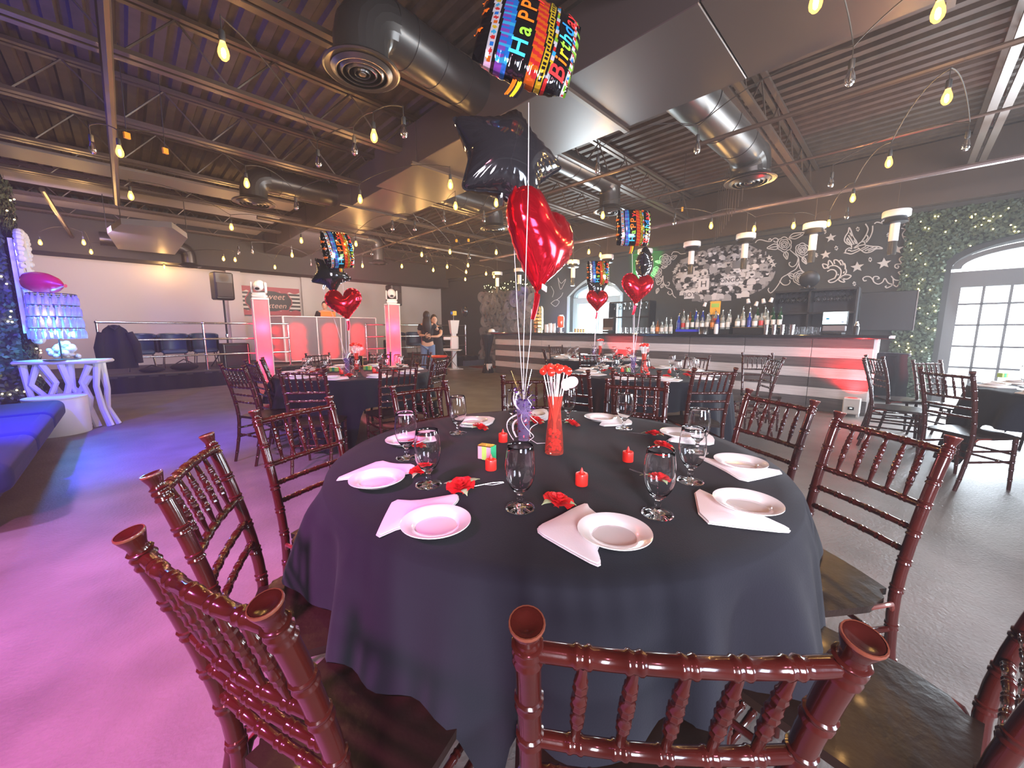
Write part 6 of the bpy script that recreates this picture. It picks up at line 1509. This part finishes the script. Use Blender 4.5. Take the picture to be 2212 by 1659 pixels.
# body: pelvis root, legs, torso, arms reaching round the other person (local: -y = towards camera, +y = away)
V = [(0, 0, .93), (.0, 0, 1.08), (0, .01, 1.28), (0, .02, 1.42), (0, .02, 1.50),
     (-.09, 0, .88), (-.11, 0, .50), (-.12, .01, .10), (-.12, -.10, .04), (.09, 0, .88), (.11, .01, .50), (.12, .02, .10), (.12, -.09, .04),
     (-.17, .02, 1.40), (-.22, .10, 1.20), (-.08, .32, 1.26), (.17, .02, 1.40), (.25, .10, 1.30), (.22, .30, 1.34)]
E_ = [(0, 1), (1, 2), (2, 3), (3, 4), (0, 5), (5, 6), (6, 7), (7, 8), (0, 9), (9, 10), (10, 11), (11, 12), (3, 13), (13, 14), (14, 15), (3, 16), (16, 17), (17, 18)]
Rr = [(.15, .11), (.125, .09), (.15, .10), (.13, .085), .05, .095, .062, .045, .04, .095, .062, .045, .04, .055, .043, .03, .055, .043, .03]
skin_mesh('body', V, E_, Rr, M_skin, wm)
skin_mesh('jeans', [(0, 0, 1.0), V[5], V[6], V[7], V[9], V[10], V[11]], [(0, 1), (1, 2), (2, 3), (0, 4), (4, 5), (5, 6)], [(.165, .125), .11, .073, .055, .11, .073, .055], M_jean, wm)
skin_mesh('top', [(0, 0, .90), (0, 0, 1.12), (0, .01, 1.30), (0, .02, 1.42), (-.17, .02, 1.40), (-.205, .07, 1.28), (.17, .02, 1.40), (.225, .07, 1.34)], [(0, 1), (1, 2), (2, 3), (3, 4), (4, 5), (3, 6), (6, 7)], [(.165, .12), (.150, .11), (.17, .12), (.145, .10), .068, .06, .068, .06], M_tee, wm)
head(wm, 1.63, R(165), M_hair, False)
hh = MB(); hh.grid(lambda u, v: ((.075+.065*v)*math.cos(PI+PI*u), .00-(.085+.035*math.sin(v*PI))*abs(math.sin(PI*u)), 1.70-.52*v), 18, 14); hh.tube([(0, .01, 1.72), (0, -.05, 1.55), (0, -.06, 1.38), (0, -.06, 1.22)], [.06, .10, .125, .06], 14); hh.build('long_hair', M_hair, wm)
for sx in (-1, 1): MB().ball((sx*.12, -.03, .045), .05, 12, 8, (.9, 2.2, .85)).build('shoe', M_black, wm)
fr_ = thing('person', 'person in long black dress facing camera, arms wrapped round the other', 'person', pw_+Vector((RV[0]*.12+FV[0]*.30, RV[1]*.12+FV[1]*.30, 0)), yaw0)
V = [(0, 0, .90), (0, 0, 1.05), (0, 0, 1.24), (0, 0, 1.36), (0, 0, 1.44), (-.09, 0, .85), (-.10, 0, .48), (-.10, .0, .10), (-.10, -.09, .04), (.09, 0, .85), (.10, 0, .48), (.10, 0, .10), (.10, -.09, .04),
     (-.17, 0, 1.34), (-.26, -.14, 1.20), (-.30, -.36, 1.16), (-.16, -.46, 1.16), (.17, 0, 1.34), (.20, -.18, 1.18), (.16, -.40, 1.13), (.02, -.47, 1.13)]
E_ = [(0, 1), (1, 2), (2, 3), (3, 4), (0, 5), (5, 6), (6, 7), (7, 8), (0, 9), (9, 10), (10, 11), (11, 12), (3, 13), (13, 14), (14, 15), (15, 16), (3, 17), (17, 18), (18, 19), (19, 20)]
Rr = [(.15, .11), (.12, .09), (.14, .10), (.12, .08), .05, .09, .06, .045, .04, .09, .06, .045, .04, .05, .042, .038, .028, .05, .042, .036, .028]
b = len(V); hv, he, hr = hand(None, (-.16, -.46, 1.16), (1, -.05, 0), (0, -1, 0)); V += hv; E_ += [(16, b)]+[(i+b, j+b) for i, j in he]; Rr += hr
b = len(V); hv, he, hr = hand(None, (.02, -.47, 1.13), (-1, -.05, .05), (0, -1, 0)); V += hv; E_ += [(20, b)]+[(i+b, j+b) for i, j in he]; Rr += hr
skin_mesh('body', V, E_, Rr, M_skin, fr_)
m = MB(); m.grid(lambda u, v: ((.20+.10*v**1.5+.012*math.sin(u*44)*v)*math.cos(2*PI*u), (.13+.12*v**1.5)*math.sin(2*PI*u), 1.10-.98*v), 48, 10, wrapu=True); m.build('dress_skirt', M_tee, fr_)
skin_mesh('dress_top', [(0, 0, 1.02), (0, 0, 1.14), (0, 0, 1.28), (0, 0, 1.36), (-.17, 0, 1.34), (-.22, -.08, 1.27), (.17, 0, 1.34), (.19, -.09, 1.26)], [(0, 1), (1, 2), (2, 3), (3, 4), (4, 5), (3, 6), (6, 7)], [(.17, .12), (.145, .11), (.16, .115), (.14, .1), .062, .055, .062, .055], M_tee, fr_)
head(fr_, 1.56, R(20), M_hair, True)
for sx in (-1, 1): MB().ball((sx*.10, -.03, .04), .045, 12, 8, (.9, 2.1, .85)).build('shoe', M_black, fr_)
pd = gf(713, 700, 11.9); dj = thing('person', 'person in black behind the light booth, head and shoulders showing', 'person', (gy(704, 700, 12.62).x, 12.62, SZ_), yaw0+R(12))
V = [(0, 0, .95), (0, 0, 1.12), (0, 0, 1.32), (0, 0, 1.46), (0, 0, 1.54), (-.10, 0, .9), (-.11, 0, .50), (-.11, 0, .10), (-.11, -.10, .04), (.10, 0, .9), (.11, 0, .50), (.11, 0, .10), (.11, -.10, .04), (-.20, 0, 1.44), (-.27, -.05, 1.20), (-.20, -.26, 1.10), (.20, 0, 1.44), (.27, -.05, 1.20), (.20, -.26, 1.10)]
E_ = [(0, 1), (1, 2), (2, 3), (3, 4), (0, 5), (5, 6), (6, 7), (7, 8), (0, 9), (9, 10), (10, 11), (11, 12), (3, 13), (13, 14), (14, 15), (3, 16), (16, 17), (17, 18)]
Rr = [(.16, .12), (.15, .11), (.18, .12), (.15, .10), .06, .10, .07, .05, .045, .10, .07, .05, .045, .07, .052, .034, .07, .052, .034]
for (w_, a_) in ((15, (-.20, -.26, 1.10)), (18, (.20, -.26, 1.10))):
    b = len(V); hv, he, hr = hand(None, a_, (0, -1, -.1), (0, 0, 1)); V += hv; E_ += [(w_, b)]+[(i+b, j+b) for i, j in he]; Rr += hr
skin_mesh('body', V, E_, Rr, M_skin, dj)
skin_mesh('shirt', [(0, 0, 1.0), (0, 0, 1.14), (0, 0, 1.32), (0, 0, 1.45), (-.20, 0, 1.44), (-.26, -.04, 1.24), (.20, 0, 1.44), (.26, -.04, 1.24)], [(0, 1), (1, 2), (2, 3), (3, 4), (4, 5), (3, 6), (6, 7)], [(.19, .14), (.175, .13), (.20, .14), (.165, .11), .085, .072, .085, .072], M_tee, dj)
skin_mesh('trousers', [V[0], V[5], V[6], V[7], V[9], V[10], V[11]], [(0, 1), (1, 2), (2, 3), (0, 4), (4, 5), (5, 6)], [(.175, .135), .12, .085, .065, .12, .085, .065], M_tee, dj)
head(dj, 1.66, 0, M_hair)
for sx in (-1, 1): MB().ball((sx*.11, -.03, .045), .05, 12, 8, (.9, 2.2, .85)).build('shoe', M_black, dj)

# ================================================================== mostly lens veil, added as a thin haze filling the room
hz = MB().box(((X0-.1+X1+.33)/2, (Y0+Y1)/2, 2.18), (X1-X0+.43, Y1-Y0+.2, 4.46)).build('haze', cmat('haze_base', (1, 1, 1)), smooth=False)
hm = bpy.data.materials.new('thin_haze'); hm.use_nodes = True; nt = hm.node_tree
for n in list(nt.nodes): nt.nodes.remove(n)
o_ = nt.nodes.new('ShaderNodeOutputMaterial'); v_ = nt.nodes.new('ShaderNodeVolumeScatter'); v_.inputs['Color'].default_value = (.95, .95, 1, 1); v_.inputs['Density'].default_value = .0062; v_.inputs['Anisotropy'].default_value = .3
nt.links.new(v_.outputs[0], o_.inputs['Volume']); hz.data.materials.clear(); hz.data.materials.append(hm); hz['kind'] = 'structure'
